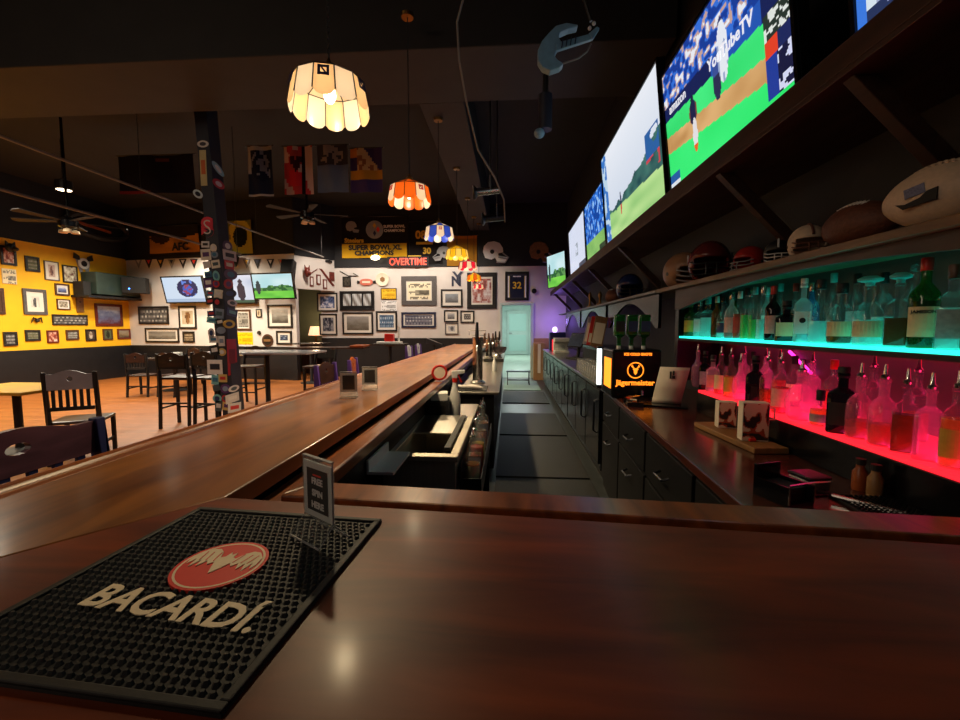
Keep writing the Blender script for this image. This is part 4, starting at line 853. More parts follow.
for q in (210, 232, 254, 278): MB().poly([G(q, 262 - (q - 185) * .3), G(q + 5, 262 - (q - 185) * .3), G(q + 12, 216 - (q - 185) * .27), G(q + 7, 216 - (q - 185) * .27)], (0, .006, 0), Matrix.Translation((0, -.02, 0))).build('fret', M['navyink'], t)
MB().tube([G(222, 326), G(300, 300), G(345, 265), G(365, 225)], .006, 6).build('strap', M['cable'], t)
MB().tube([G(365, 110), G(330, 0), G(310, -80)], .012, 6).tube([G(130, 60), G(130, -80)], .003, 4).build('hanger', M['frameb'], t)
a = atY(546, 95, 4.6); b = atY(545, 134, 4.6); t = thing('ceiling_fixture', 'black tube fixture ending in a pale ball below the hanging guitar', 'fixture', b)
MB().tube([(0, 0, .04), (.0, 0, a.z - b.z)], .07, 12).build('tube', M['navyp'], t, smooth=True); MB().tube([(0, 0, a.z - b.z), (0, 0, CEIL - b.z)], .03, 8).build('stem', M['frameb'], t); MB().ell((-.06, -.02, 0), (.055, .055, .05)).build('ball', M['pblue'], t, smooth=True)
# ================================================================= PILLAR STICKERS
rs = random.Random(4)
def sticker(face, px, py, w_, h_, col, shape='rect', ink=None, txt=None, label=None, rot=0):
    if face == 'f': c = atY(px, py, PY0); rz = 0
    else:
        X_ = PX1
        for _ in range(6): c = atX(px, py, X_); X_ = PX1 - (c.z - .35) * LEAN
        rz = PI / 2
    m_ = mat('sticker_%02x%02x%02x' % col, S(col), .4, noise=.06, nscale=30)
    T_ = Matrix.Translation(c) @ Matrix.Rotation(rz, 4, 'Z') @ Matrix.Rotation(rot, 4, 'Y')
    mb = MB()
    if shape == 'rect': mb.bx(-w_ / 2, w_ / 2, -.004, -.0005, -h_ / 2, h_ / 2)
    else: mb.poly([(math.cos(k * PI / 10) * w_ / 2, -.0005, math.sin(k * PI / 10) * h_ / 2) for k in range(20)], (0, -.0035, 0))
    o = mb.build('sticker', m_, pillar, T=T_)
    if label: o['label'] = label
    if ink:
        mi = mat('stickerink_%02x%02x%02x' % ink, S(ink), .4, noise=.05, nscale=30); mb = MB()
        if txt: mb.text(txt, h_ * .6, TX(0, -.005, 0), .0008, .002)
        elif shape == 'rect': mb.bx(-w_ * .32, w_ * .32, -.0055, -.0041, -h_ * .18, h_ * .22)
        else: mb.poly([(math.cos(k * PI / 6) * w_ * .28, -.0041, math.sin(k * PI / 6) * h_ * .28) for k in range(12)], (0, -.0014, 0))
        mb.build('print', mi, o, T=T_)
sticker('f', 203, 144, .16, .09, (225, 225, 225), 'oval', (70, 70, 80), label='white oval sticker')
sticker('f', 203.5, 168, .09, .46, (206, 200, 150), 'rect', (206, 110, 60), label='tall pale strip sticker with orange print')
sticker('f', 198, 194, .15, .1, (200, 225, 240), 'oval', (20, 30, 50), rot=R(35))
sticker('f', 206, 229, .01, .01, (42, 48, 66))
mb = MB(); c = atY(207.5, 228, PY0); mb.text('S', .30, Matrix.Translation(c) @ TX(0, -.004, 0), .002, .03); o = mb.build('sticker', mat('sticker_letter_red', S((226, 60, 84)), .4, noise=.04), pillar); o['label'] = 'large red letter S sticker'
mb = MB(); mb.text('S', .28, Matrix.Translation(c) @ TX(0, -.007, 0), .0008, -.004); mb.build('print', M['inkwhite'], o)
sticker('r', 218, 169, .26, .11, (150, 205, 230), 'oval', (230, 240, 245), label='pale blue oval sticker', rot=R(25))
sticker('r', 218.5, 184, .24, .12, (190, 60, 80), 'oval', (220, 220, 230))
COL = [(60, 120, 160), (220, 225, 230), (190, 50, 60), (40, 60, 110), (120, 190, 200), (225, 225, 215), (30, 32, 40), (200, 60, 66), (130, 150, 180), (90, 60, 120), (70, 90, 100), (210, 190, 120), (226, 226, 230)]
yy = 246
while yy < 416:
    for col_ in (0, 1):
        px = 210 + (yy - 246) * .075 + (col_ - .5) * 8 + rs.uniform(-1, 1)
        if abs(yy - 367) > 9: sticker('f', px, yy + rs.uniform(-2, 2), rs.uniform(.09, .15), rs.uniform(.07, .15), rs.choice(COL), rs.choice(['rect', 'oval', 'rect']), rs.choice(COL), rot=R(rs.uniform(-12, 12)))
    px = 229 + (yy - 246) * .03 + rs.uniform(-2, 2)
    if not (316 < yy < 332) and not (338 < yy < 385): sticker('r', px, yy, rs.uniform(.18, .3), rs.uniform(.08, .15), rs.choice([(30, 32, 42), (24, 24, 30), (190, 50, 60), (60, 80, 120), (210, 210, 215), (90, 70, 110)]), rs.choice(['rect', 'oval']), rs.choice(COL), rot=R(rs.uniform(-10, 10)))
    yy += 9.5
sticker('f', 215, 367, .22, .2, (232, 236, 240), 'rect', (40, 44, 60), label='square white sticker with dark print')
sticker('r', 229, 324, .26, .12, (232, 206, 40), 'oval', (40, 40, 40), label='yellow oval sticker')
sticker('r', 232, 357, .2, .5, (170, 30, 40), 'rect', (110, 16, 26), label='long red vertical sticker')
# ================================================================= BAR MAT AND TENT SIGNS
rzm = -.0756
mt = thing('bar_mat', 'black rubber bar mat with raised nubs, red bat disc and cream lettering', 'bar mat', (-.47, .607, 1.0702), rzm)
mw, ml = .405, .432
def L2(px, py, z=1.079): p = atZ(px, py, z); d = Matrix.Rotation(-rzm, 4, 'Z') @ (p - Vector((-.47, .607, 0))); return d
MB().bx(-mw / 2, mw / 2, -ml / 2, ml / 2, 0, .004).build('base', M['blackr'], mt)
mb = MB(); mb.bx(-mw / 2, mw / 2, -ml / 2, -ml / 2 + .012, .004, .0085).bx(-mw / 2, mw / 2, ml / 2 - .012, ml / 2, .004, .0085).bx(-mw / 2, -mw / 2 + .012, -ml / 2 + .012, ml / 2 - .012, .004, .0085).bx(mw / 2 - .012, mw / 2, -ml / 2 + .012, ml / 2 - .012, .004, .0085); mb.build('rim', M['blackr'], mt, .002)
mb = MB(); pit = .0125; ny_ = int((ml - .03) / pit); nx_ = int((mw - .03) / pit)
for j in range(ny_):
    for i in range(nx_):
        x = -mw / 2 + .018 + i * pit + (pit / 2 if j % 2 else 0); y = -ml / 2 + .018 + j * pit
        if x > mw / 2 - .016: continue
        a = mb.bm.verts; b0 = [a.new((x + dx * .0048, y + dy * .0042, .004)) for dx, dy in ((-1, -.4), (-.3, -1), (1, -.5), (1, .6), (0, 1), (-1, .7))]
        t_ = [a.new((x + dx * .0026, y + dy * .0022 + .001, .0088)) for dx, dy in ((-1, -.4), (-.3, -1), (1, -.5), (1, .6), (0, 1), (-1, .7))]
        mb.bm.faces.new(t_)
        for k in range(6): mb.bm.faces.new((b0[k], b0[(k + 1) % 6], t_[(k + 1) % 6], t_[k]))
o = mb.build('nubs', M['blackr'], mt); o['kind'] = 'stuff'
dc = L2(221, 567); e1 = L2(263, 556); rr = (e1 - dc).length
c0, c1 = L2(221, 543), L2(221, 590); dc = (c0 + c1) / 2; dr_ = (c0 - c1).length / 2; dr_ = (dr_ + rr) / 2
def disc(r, z0, z1): return MB().lathe([(r, z0), (r, z1)], 40, TR(dc.x, dc.y, 0))
dsk = disc(dr_, .004, .0092).build('red_disc', M['redtxt'], mt)
mb = MB(); n_ = 40
ro, ri = dr_ * .93, dr_ * .88
for k in range(n_):
    a, b = 2 * PI * k / n_, 2 * PI * (k + 1) / n_
    mb.bm.faces.new([mb.bm.verts.new((dc.x + math.cos(q) * r_, dc.y + math.sin(q) * r_, .0094)) for q, r_ in ((a, ro), (b, ro), (b, ri), (a, ri))])
bmesh.ops.remove_doubles(mb.bm, verts=mb.bm.verts[:], dist=1e-6); mb.build('cream_ring', M['cream'], dsk)
half = [(0, .30), (.07, .42), (.10, .22), (.2, .16), (.30, .40), (.45, .52), (.62, .50), (.80, .30), (.84, .02), (.80, -.18), (.72, .05), (.66, -.28), (.56, .02), (.50, -.24), (.40, .0), (.30, -.14), (.2, -.02), (.12, -.22), (0, -.46)]
bat = half + [(-x, y) for x, y in half[::-1][1:-1]]
MB().poly([(dc.x + x * dr_, dc.y + .06 * dr_ + y * dr_, .0093) for x, y in bat], (0, 0, .0012)).build('bat_mark', M['cream'], dsk)
for q in ((.25, .12, .42), (.25, .40, .40), (.2, .62, .36)):
    pass
for s_ in (-1, 1):
    for x in (.3, .5, .66): MB().poly([(dc.x + s_ * x * dr_, dc.y + .42 * dr_, .0106), (dc.x + s_ * (x + .02) * dr_, dc.y + .42 * dr_, .0106), (dc.x + s_ * (x - .04) * dr_, dc.y + .06 * dr_, .0106), (dc.x + s_ * (x - .06) * dr_, dc.y + .06 * dr_, .0106)], (0, 0, .0004)).build('wing_line', M['redtxt'], dsk)
tl, trr = L2(72, 607), L2(243, 637); tb = L2(90, 589)
tw = (trr - tl).length; ang = math.atan2(trr.y - tl.y, trr.x - tl.x); th_ = .052
mid = (tl + trr) / 2 + Vector((-math.sin(ang), math.cos(ang), 0)) * th_ * .52
mb = MB(); mb.text('BACARD\u00cd.', .066, Matrix.Identity(4), .0006, .0016, 0.0)
xs = [v.co.x for v in mb.bm.verts]; sc_ = tw / (max(xs) - min(xs))
for v in mb.bm.verts: v.co.x *= sc_
bmesh.ops.transform(mb.bm, matrix=Matrix.Translation((mid.x, mid.y, .0089)) @ Matrix.Rotation(ang, 4, 'Z'), verts=mb.bm.verts[:])
mb.build('lettering', M['cream'], mt)
def tent(loc, rz, label, s=1.0, words=True):
    t = thing('table_sign', label, 'table sign', loc, rz, 'small table signs on the bar'); w_, h_, b = .09 * s, .145 * s, .03 * s; k = .034 * s
    mb = MB(); mb.poly([(-w_ / 2, -b, .0008), (-w_ / 2, -b, .003), (-w_ / 2, 0, k + .002), (-w_ / 2, b, .003), (-w_ / 2, b, .0008), (-w_ / 2, 0, k)], (w_, 0, 0)); mb.bx(-w_ / 2, w_ / 2, -.0035, -.002, k, h_).bx(-w_ / 2, w_ / 2, .002, .0035, k, h_); mb.build('acrylic_holder', M['acrylic'], t)
    mb = MB()
    for x in (-w_ / 2, w_ / 2): mb.tube([(x, -b, .002), (x, 0, k + .001), (x, b, .002)], .0009, 4).tube([(x, 0, k), (x, 0, h_)], .0012, 4)
    for y in (-b, b): mb.bx(-w_ / 2 - .001, w_ / 2 + .001, y - .001, y + .001, .0006, .0036)
    mb.bx(-w_ / 2, w_ / 2, -.0036, .0036, h_, h_ + .0015).build('polished_edges', M['inkgrey'], t)
    cdz = MB().bx(-w_ * .485, w_ * .485, -.0016, .0016, k + .001, h_ - .008 * s).build('card', M['whitep'], t)
    MB().bx(-w_ * .36, w_ * .36, -.0021, -.0017, k + .012 * s, h_ - .02 * s).build('printed_panel', M['inkblack'], cdz)
    if words:
        for i, tx in enumerate(('FREE', 'SPIN', 'HERE')): MB().text(tx, .0165 * s, TX(0, -.0023, k + (.068 - .022 * i) * s), .0003, .0006).build('lettering', M['inkwhite'], cdz)
        MB().bx(-w_ * .14, w_ * .14, -.0024, -.0021, h_ - .033 * s, h_ - .03 * s).build('red_line', M['redtxt'], cdz)
    return t
p = (atZ(306, 531, 1.081) + atZ(334, 541, 1.081)) / 2
tent((p.x, p.y, 1.0797), R(-33), 'clear acrylic table sign with dark card standing on the black bar mat')
p = atZ(349, 398, 1.07); tent((p.x, p.y, 1.0703), R(12), 'small white table sign on the long bar, nearer of the two far ones', 1.0, False)
p = atZ(370, 390, 1.07); tent((p.x, p.y, 1.0703), R(12), 'small white table sign on the long bar, farther of the two far ones', 1.0, False)
# ================================================================= CHAIRS AND TABLES
def crest(mb, w_, h0, peak, y0, y1, z, hole=True):
    for s_ in (-1, 1):
        P = [(s_ * w_ / 2, z), (0, z)]
        if hole: P += [(0, z + h0 * .52)] + [(s_ * w_ * .075 * math.sin(a), z + h0 * .52 + h0 * .16 - h0 * .16 * math.cos(a)) for a in [k * PI / 6 for k in range(1, 6)]] + [(0, z + h0 * .84)]
        P += [(0, z + peak)] + [(s_ * w_ / 2 * q, z + h0 * .92 + (peak - h0 * .92) * (math.cos(q * PI) * .5 + .5 if q < .8 else .1)) for q in (.15, .3, .45, .6, .75)] + [(s_ * w_ / 2, z + h0 * .98)]
        mb.poly([(x, y0, zz) for x, zz in P], (0, y1 - y0, 0))
    bmesh.ops.remove_doubles(mb.bm, verts=mb.bm.verts[:], dist=1e-5)
def chair(loc, rz, label, seat_h, top_h, w_=.44, crest_m='chairw', slat_m='black', name='bar_stool', cat='stool', group=None, ch=.17, lowm=None):
    t = thing(name, label, cat, loc, rz, group); d = .42; yb = -d / 2
    MB().bx(-w_ / 2, w_ / 2, -d / 2, d / 2, seat_h - .035, seat_h).build('seat', M['chairw'], t, .012)
    for sx in (-1, 1):
        x = sx * (w_ / 2 - .022)
        MB().bx(x - .019, x + .019, d / 2 - .045, d / 2 - .005, 0, seat_h - .036).build('leg', M[slat_m], t, .004)
        MB().poly([(x - .019, yb - .05, 0), (x + .019, yb - .05, 0), (x + .019, yb, seat_h - .04), (x + .019, yb - .045, top_h - .02), (x - .019, yb - .045, top_h - .02), (x - .019, yb, seat_h - .04)], (0, .035, 0)).build('leg', M[slat_m], t, .004)
    mb = MB(); crest(mb, w_ - .086, ch, ch * 1.22, yb - .042, yb - .02, top_h - ch * 1.22); mb.build('crest_rail', M[crest_m], t)
    z0 = seat_h + .14
    MB().bx(-w_ / 2 + .044, w_ / 2 - .044, yb - .035, yb - .01, z0 - .02, z0 + .02).build('lower_back_rail', M[lowm or slat_m], t)
    for k in range(6):
        x = (k - 2.5) * (w_ - .14) / 5.6; MB().bx(x - .014, x + .014, yb - .036, yb - .022, z0 + .021, top_h - ch * 1.22 - .001).build('slat', M[slat_m], t)
    mb = MB(); zz = seat_h * .33
    for z, nm in ((zz, 'stretcher'), (zz * 1.5, 'stretcher')):
        MB().bx(-w_ / 2 + .042, w_ / 2 - .042, (d / 2 - .035) if z == zz else (yb - .03), (d / 2 - .015) if z == zz else (yb - .01), z - .012, z + .012).build(nm, M[slat_m], t)
    for sx in (-1, 1): x = sx * (w_ / 2 - .022); MB().bx(x - .009, x + .009, yb + .0, d / 2 - .046, zz * 1.2 - .012, zz * 1.2 + .012).build('stretcher', M[slat_m], t)
    return t
SB = 'bar stools along the outer side of the bar'
chair((-1.375, 1.41, 0), R(-90), 'purple-brown bar stool with arched crest, nearest, tucked against the bar', .76, 1.15, .56, 'chairp', 'blue', group=SB, ch=.13) if False else None
MATS['chairp'] = wood('crest_purple_brown', S((70, 44, 56)), S((92, 58, 72)), .35, (2, 9, 9)); M['chairp'] = MATS['chairp']
chair((-1.385, 1.27, -.0), R(-90), 'purple-brown bar stool with arched crest and navy posts, nearest to the black mat', .70, 1.125, .60, 'chairp', 'blue', group=SB, ch=.125)
chair((-1.56, 4.05, 0), R(-90), 'brown and purple bar stool, wider of two backs above the middle of bar', .74, 1.12, .46, 'chairw', 'purple', group=SB, lowm='purple')
chair((-1.54, 4.75, 0), R(-80), 'orange-brown and purple bar stool beyond the brown and purple one', .74, 1.12, .44, 'orangew', 'purple', group=SB, lowm='purple')
chair((-1.60, 7.7, 0), R(-90), 'purple bar stool with pale crest, nearer of two at the bar\'s far end', .74, 1.13, .44, 'greych', 'purple', group=SB)
chair((-1.60, 8.5, 0), R(-90), 'purple bar stool with pale crest, farther of two at the bar\'s far end', .74, 1.13, .44, 'greych', 'purple', group=SB)
SH = 'dark tall stools around the high table'
chair((-4.82, 5.95, 0), R(8), 'dark tall stool left of the sticker pillar, closest to the dining area', .74, 1.10, .44, 'chairw', 'black', group=SH)
chair((-4.28, 5.95, 0), R(-5), 'dark tall stool with brown crest hard beside the sticker pillar', .74, 1.12, .44, 'chairw', 'black', group=SH)
chair((-3.55, 7.75, 0), R(175), 'dark slatted tall stool across the high table, right of the pillar', .74, 1.06, .46, 'black', 'black', group=SH)
chair((-4.9, 7.7, 0), R(185), 'dark tall stool with brown crest across the high table from the leftmost one', .74, 1.10, .44, 'chairw', 'black', group=SH)
chair((-4.72, 4.35, 0), R(28), 'navy slatted chair with grey arched crest at the yellow-topped table', .46, 1.01, .46, 'greych', 'black', 'dining_chair', 'chair')
DC = 'dark dining chairs by the yellow wall'
def table(loc, w_, d, h, label, topm, rz=0, name='dining_table', group=None):
    t = thing(name, label, 'table', loc, rz, group); MB().bx(-w_ / 2, w_ / 2, -d / 2, d / 2, h - .035, h).build('tabletop', topm, t, .006)
    MB().lathe([(.28, 0), (.28, .015), (.05, .05), (.04, .1), (.04, h - .08), (.2, h - .036)], 20).build('pedestal', M['black'], t, smooth=True); return t
laminate = mat('grey_laminate', S((176, 176, 190)), .22, noise=.05, nscale=6); ytop = mat('yellow_tabletop', S((214, 170, 60)), .3, noise=.08, nscale=6); dtop = mat('dark_tabletop', S((52, 44, 42)), .25, noise=.15, nscale=6)
table((-4.05, 6.85, 0), 1.75, .75, 1.06, 'high grey-topped table behind the sticker pillar', laminate, 0, 'high_table')
table((-5.75, 4.55, 0), 1.1, .8, .76, 'yellow-topped table cut by the picture\'s left edge beside the navy chair', ytop)
table((-7.7, 9.3, 0), 1.1, .8, .76, 'dark table under the corner of yellow and white walls, with two chairs before it', dtop)
table((-6.9, 10.4, 0), 1.1, .7, .76, 'dark table below the first wall television near the white wall', dtop)
chair((-7.75, 8.5, 0), R(10), 'dark dining chair before the corner table, farther from the pillar', .46, .93, .44, 'chairw', 'black', 'dining_chair', 'chair', DC)
chair((-7.1, 8.55, 0), R(-5), 'dark dining chair before the corner table, nearer the pillar', .46, .93, .44, 'chairw', 'black', 'dining_chair', 'chair', DC)
chair((-8.1, 10.15, 0), R(175), 'dark dining chair on the wall side of the corner table', .46, .93, .44, 'chairw', 'black', 'dining_chair', 'chair', DC)
t = thing('napkin_holder', 'white napkin holder standing on the corner dining table', 'napkin holder', (-7.5, 9.15, .7605)); MB().bx(-.09, .09, -.05, .05, 0, .012).bx(-.09, .09, -.05, -.044, .012, .1).bx(-.09, .09, .044, .05, .012, .1).build('holder', M['darkst'], t); MB().bx(-.08, .08, -.04, .04, .013, .13).build('napkins', M['whitep'], t)
tt = table((-5.15, 10.75, 0), .8, .6, 1.05, 'small dark high table before the side opening', dtop, 0, 'high_table')
t = table((-4.3, 10.0, 0), 1.75, .6, .98, 'long brown table with orange end near the back wall', M['chairw'], R(4), 'long_table'); MB().bx(.55, .87, -.31, .31, .982, 1.03).build('orange_end', M['orangew'], t, .01)
t = thing('condiment_tray', 'pale tray with a red box on top of the far dark table by back wall', 'tray', (-2.95, 10.4, 1.0505)); MB().bx(-.3, .28, -.15, .15, 0, .05).build('tray', M['whitep'], t, .01); MB().bx(-.12, .1, -.1, .1, .051, .24).build('red_box', M['red'], t, .02); MB().tube([(.22, 0, .051), (.22, 0, .42)], .025).build('post', M['whitep'], t)
table((-2.95, 10.4, 0), .8, .6, 1.05, 'dark high table carrying a pale tray before the back wall', dtop, 0, 'high_table')
t = thing('pull_tab_rack', 'small grey slanted rack standing at the foot of back wall by bar end', 'rack', (-2.05, 11.6, 0)); MB().bx(-.03, .03, -.03, .03, 0, 1.0).build('post', M['black'], t); MB().poly([(-.22, -.1, 1.0), (.22, -.1, .95), (.22, -.1, .99), (-.22, -.1, 1.16)], (0, .2, 0)).build('rack', M['darkst'], t)
lp = thing('table_lamp', 'small table lamp with glowing shade in the side room', 'lamp', (-6.06, 13.0, .9)); MB().lathe([(.12, 0), (.12, .02), (.03, .05), (.03, .3)], 16).build('base', M['brass'], lp, smooth=True); MB().lathe([(.22, .3), (.15, .58)], 18, close=False).build('lamp_shade', M['lampshade'], lp)
MB().ell((0, 0, .42), (.04, .04, .06)).build('bulb', M['bulb'], lp)
t = thing('side_table', 'dark cabinet under the lamp in the side room', 'cabinet', (-6.06, 13.1, 0)); MB().bx(-.4, .4, -.25, .25, 0, .86).build('body', M['chairw'], t); MB().bx(-.44, .44, -.28, .28, .86, .899).build('top', M['chairw'], t); MB().bx(-.38, -.01, -.265, -.25, .05, .82).build('door', M['chairw'], t); MB().bx(.01, .38, -.265, -.25, .05, .82).build('door', M['chairw'], t)
# ================================================================= BAR WELL (left side of aisle)
ib = thing('ice_bin', 'stainless steel ice bin with open well under the bar', 'ice bin', (-.43, 2.5, 0))
mb = MB(); mb.bx(-.17, .17, -.47, -.45, .12, .80).bx(-.17, .17, .45, .47, .12, .80).bx(-.17, -.155, -.45, .45, .12, .80).bx(.155, .17, -.45, .45, .12, .80).bx(-.155, .155, -.45, .45, .45, .47).poly([(-.155, -.45, .79), (.155, -.45, .79), (.155, .1, .58), (-.155, .1, .58)], (0, 0, .01)); mb.build('tub', M['satin'], ib)
mb = MB(); mb.bx(-.18, .185, -.485, -.43, .801, .83).bx(-.18, .185, .43, .48, .801, .83).bx(-.18, -.145, -.43, .43, .801, .83).bx(.14, .185, -.43, .43, .801, .83); mb.build('rim', M['satin'], ib, .005)
MB().poly([(-.15, .0, .815), (.14, .0, .815), (.14, .42, .835), (-.15, .42, .835)], (0, 0, .008)).build('sliding_lid', M['steel'], ib)
for sx in (-1, 1):
    for sy in (-1, 1): MB().tube([(sx * .14, sy * .42, 0), (sx * .14, sy * .42, .12)], .02).build('leg', M['darkst'], ib)
MB().bx(.105, .135, -.40, .40, .832, .85).build('black_track', M['blackr'], ib)
t = thing('plastic_shelf', 'pale blue-white plastic tray wedged between the ice bin and the bar ledge', 'tray', (-.615, 2.0, .86)); t.location = (-.56, 1.75, .84)
MB().bx(-.035, .08, -.04, .26, 0, .012).bx(-.035, -.025, -.04, .26, .012, .06).build('tray', M['whitep'], t); MB().bx(-.03, .03, -.02, .04, -.84, -.001).build('leg', M['darkst'], t)
t = thing('utility_box', 'black box standing behind the ice bin under the bar ledge', 'box', (-.53, 3.12, .0)); MB().bx(-.065, .08, -.12, .12, 0, .93).build('box', M['blackr'], t, .006); MB().bx(-.06, .075, -.13, -.121, .6, .9).build('front_plate', M['cabinet'], t)
t = thing('paper_pad', 'white paper pad lying on the black box behind the ice bin', 'paper pad', (-.51, 3.08, .9305), R(8)); MB().bx(-.06, .06, -.07, .07, 0, .05).build('pad', M['whitep'], t)
t = thing('work_shelf', 'low steel shelf between the ice bin and drainboard', 'shelf', (-.34, 3.35, 0)); MB().bx(-.09, .08, -.32, .3, .76, .79).build('top', M['steel'], t); MB().bx(-.08, .07, -.3, .28, .0, .759).build('body', M['cabinet'], t)
sp = thing('spray_bottle', 'white spray bottle with red trigger standing behind the ice bin', 'spray bottle', (-.40, 3.12, .7905), R(200))
MB().lathe([(.038, 0), (.042, .01), (.042, .13), (.036, .17), (.018, .235), (.016, .26)], 20).build('body', M['whitep'], sp, smooth=True); MB().lathe([(.02, .261), (.02, .29)], 14).build('red_collar', M['red'], sp)
MB().poly([(-.018, -.012, .291), (.02, -.012, .291), (.025, -.012, .345), (-.075, -.012, .35), (-.075, -.012, .325), (-.018, -.012, .318)], (0, .024, 0)).build('spray_head', M['whitep'], sp, .003); MB().poly([(-.03, -.006, .317), (-.02, -.006, .317), (-.045, -.006, .255), (-.055, -.006, .262)], (0, .012, 0)).build('trigger', M['red'], sp)
t = thing('red_ring', 'red and cream ring standing on the bar ledge by the white spray bottle', 'ring', (-.553, 3.35, 1.0305), R(15)); MB().tube([(math.cos(k * PI / 10) * .055, 0, .066 + math.sin(k * PI / 10) * .055) for k in range(21)], .01, 8, caps=False).build('ring', M['red'], t, smooth=True); MB().lathe([(.05, -.004), (.05, .004)], 20, TX(0, 0, .066)).build('disc', M['paper'], t)
db = thing('drainboard', 'long stainless steel drainboard counter behind the bar', 'counter', (-.34, 6.7, 0))
MB().bx(-.24, .25, -2.75, 2.6, .825, .85).build('steel_top', M['steel'], db, .004); MB().bx(-.22, .2, -2.7, 2.58, .1, .824).build('cabinet', M['cabinet'], db); MB().bx(-.22, .16, -2.68, 2.56, 0, .099).build('plinth', M['blackr'], db)
MB().bx(-.1, .248, .75, .80, .851, .90).build('black_bumper', M['blackr'], db); MB().bx(-.24, .25, .81, 2.6, .851, .90).build('raised_top', M['steel'], db, .004)
t = thing('bar_towel_mat', 'dark mat on the near end of the steel drainboard', 'mat', (-.37, 4.12, .8505)); MB().bx(-.2, .16, -.13, .2, 0, .008).build('mat', M['blackr'], t)
t = thing('folded_towel', 'rolled whitish bar towel lying on the dark drainboard mat', 'towel', (-.4, 4.06, .859), R(-6))
mb = MB(); mb.tube([(-.16, 0, .02), (-.1, .01, .024), (-.03, -.005, .022), (.05, .006, .025), (.12, -.004, .02), (.15, 0, .016)], [.012, .02, .021, .023, .019, .01], 12); mb.build('towel', M['towel'], t, smooth=True)
def tower(loc, h, label, r=.05, handles=1, hm='framebr', wire=True):
    t = thing('beer_tap_tower', label, 'beer tap', loc, 0, 'chrome beer tap towers on the drainboard')
    MB().lathe([(r * 1.5, 0), (r * 1.5, .012), (r, .03), (r, h - .03), (r * 1.08, h - .02), (r * 1.08, h)], 20).build('column', M['chrome'], t, smooth=True)
    for k in range(handles):
        x = (k - (handles - 1) / 2) * .075
        f = MB().tube([(x, -r * .8, h * .8), (x, -r - .05, h * .8), (x, -r - .075, h * .72), (x, -r - .075, h * .66)], [.011, .012, .012, .008], 10).build('faucet', M['chrome'], t, smooth=True)
        MB().tube([(x, -r - .045, h * .81), (x, -r - .045, h * .88), (x, -r - .035, h * 1.05), (x, -r - .03, h * 1.32)], [.008, .016, .022, .014], 10).build('tap_handle', M[hm], f, smooth=True)
    if wire: MB().tube([(-.09, -.02, h + .02), (-.09, -.02, h + .07), (.09, -.02, h + .07), (.09, -.02, h + .02)], .004, 6).tube([(-.09, -.02, h + .02), (.09, -.02, h + .02)], .004, 6).tube([(0, 0, h - .01), (0, -.02, h + .02)], .004, 6).build('wire_frame', M['chrome'], t)
tower((-.34, 4.62, .8505), .50, 'tall chrome column tap nearest on the drainboard behind the folded towel', .055, 1, 'darkst')
tower((-.36, 7.7, .9005), .34, 'chrome tap tower with three brown handles farther along the drainboard', .06, 3, 'framebr', False)
tower((-.22, 8.3, .9005), .36, 'chrome tap tower with dark handles, farthest on the raised drainboard', .05, 2, 'frameb', False)
t = thing('glass_bowl', 'dark glass punch bowl on the raised end of the drainboard', 'bowl', (-.17, 7.75, .9005)); MB().lathe([(.05, 0), (.05, .01), (.02, .03), (.02, .06), (.10, .10), (.13, .16), (.125, .2), (.12, .2), (.09, .11)], 20, close=False).build('bowl', glassy('dark_glass', (.4, .35, .38), .2, (.3, .25, .25)), t, smooth=True)
t = thing('white_candle', 'slim white upright bottle on the drainboard behind the column tap', 'bottle', (-.2, 5.9, .8505)); MB().lathe([(.03, 0), (.03, .12), (.012, .16), (.012, .2)], 14).build('body', M['whitep'], t, smooth=True); MB().lathe([(.014, .201), (.014, .22)], 10).build('cap', M['paper'], t)
# ================================================================= AISLE END
t = thing('step_stool', 'low black two-tread step stool standing before the lit doorway', 'step stool', (.24, 10.75, 0))
MB().bx(-.3, .3, -.14, .16, .33, .36).build('tread', M['darkst'], t, .004)
for sx in (-1, 1):
    MB().poly([(sx * .27 - .012, -.2, 0), (sx * .27 - .012, -.16, 0), (sx * .27 - .012, .0, .33), (sx * .27 - .012, -.05, .33)], (.024, 0, 0)).build('leg', M['black'], t); MB().poly([(sx * .27 - .012, .2, 0), (sx * .27 - .012, .16, 0), (sx * .27 - .012, .02, .33), (sx * .27 - .012, .07, .33)], (.024, 0, 0)).build('leg', M['black'], t)
MB().bx(-.255, .255, -.13, -.1, .12, .15).build('lower_bar', M['black'], t)
tag(MB().bx(-.12, .74, 9.75, 11.4, .001, .016).build('floor_mat', mat('mint_mat', S((110, 140, 134)), .6, noise=.2, nscale=50), None, .004), 'greenish grey mat under the step stool before the lit doorway', 'mat', 'rubber mats down the bar aisle')
t = thing('cardboard_box', 'tall brown cardboard box against the back wall right of lit doorway', 'box', (.83, 11.9, 0)); MB().bx(-.14, .16, -.2, .2, 0, 1.02).build('carton', M['cardb'], t, .004); MB().bx(-.04, .04, -.204, -.2005, .2, 1.0).build('tape', M['paper'], t)
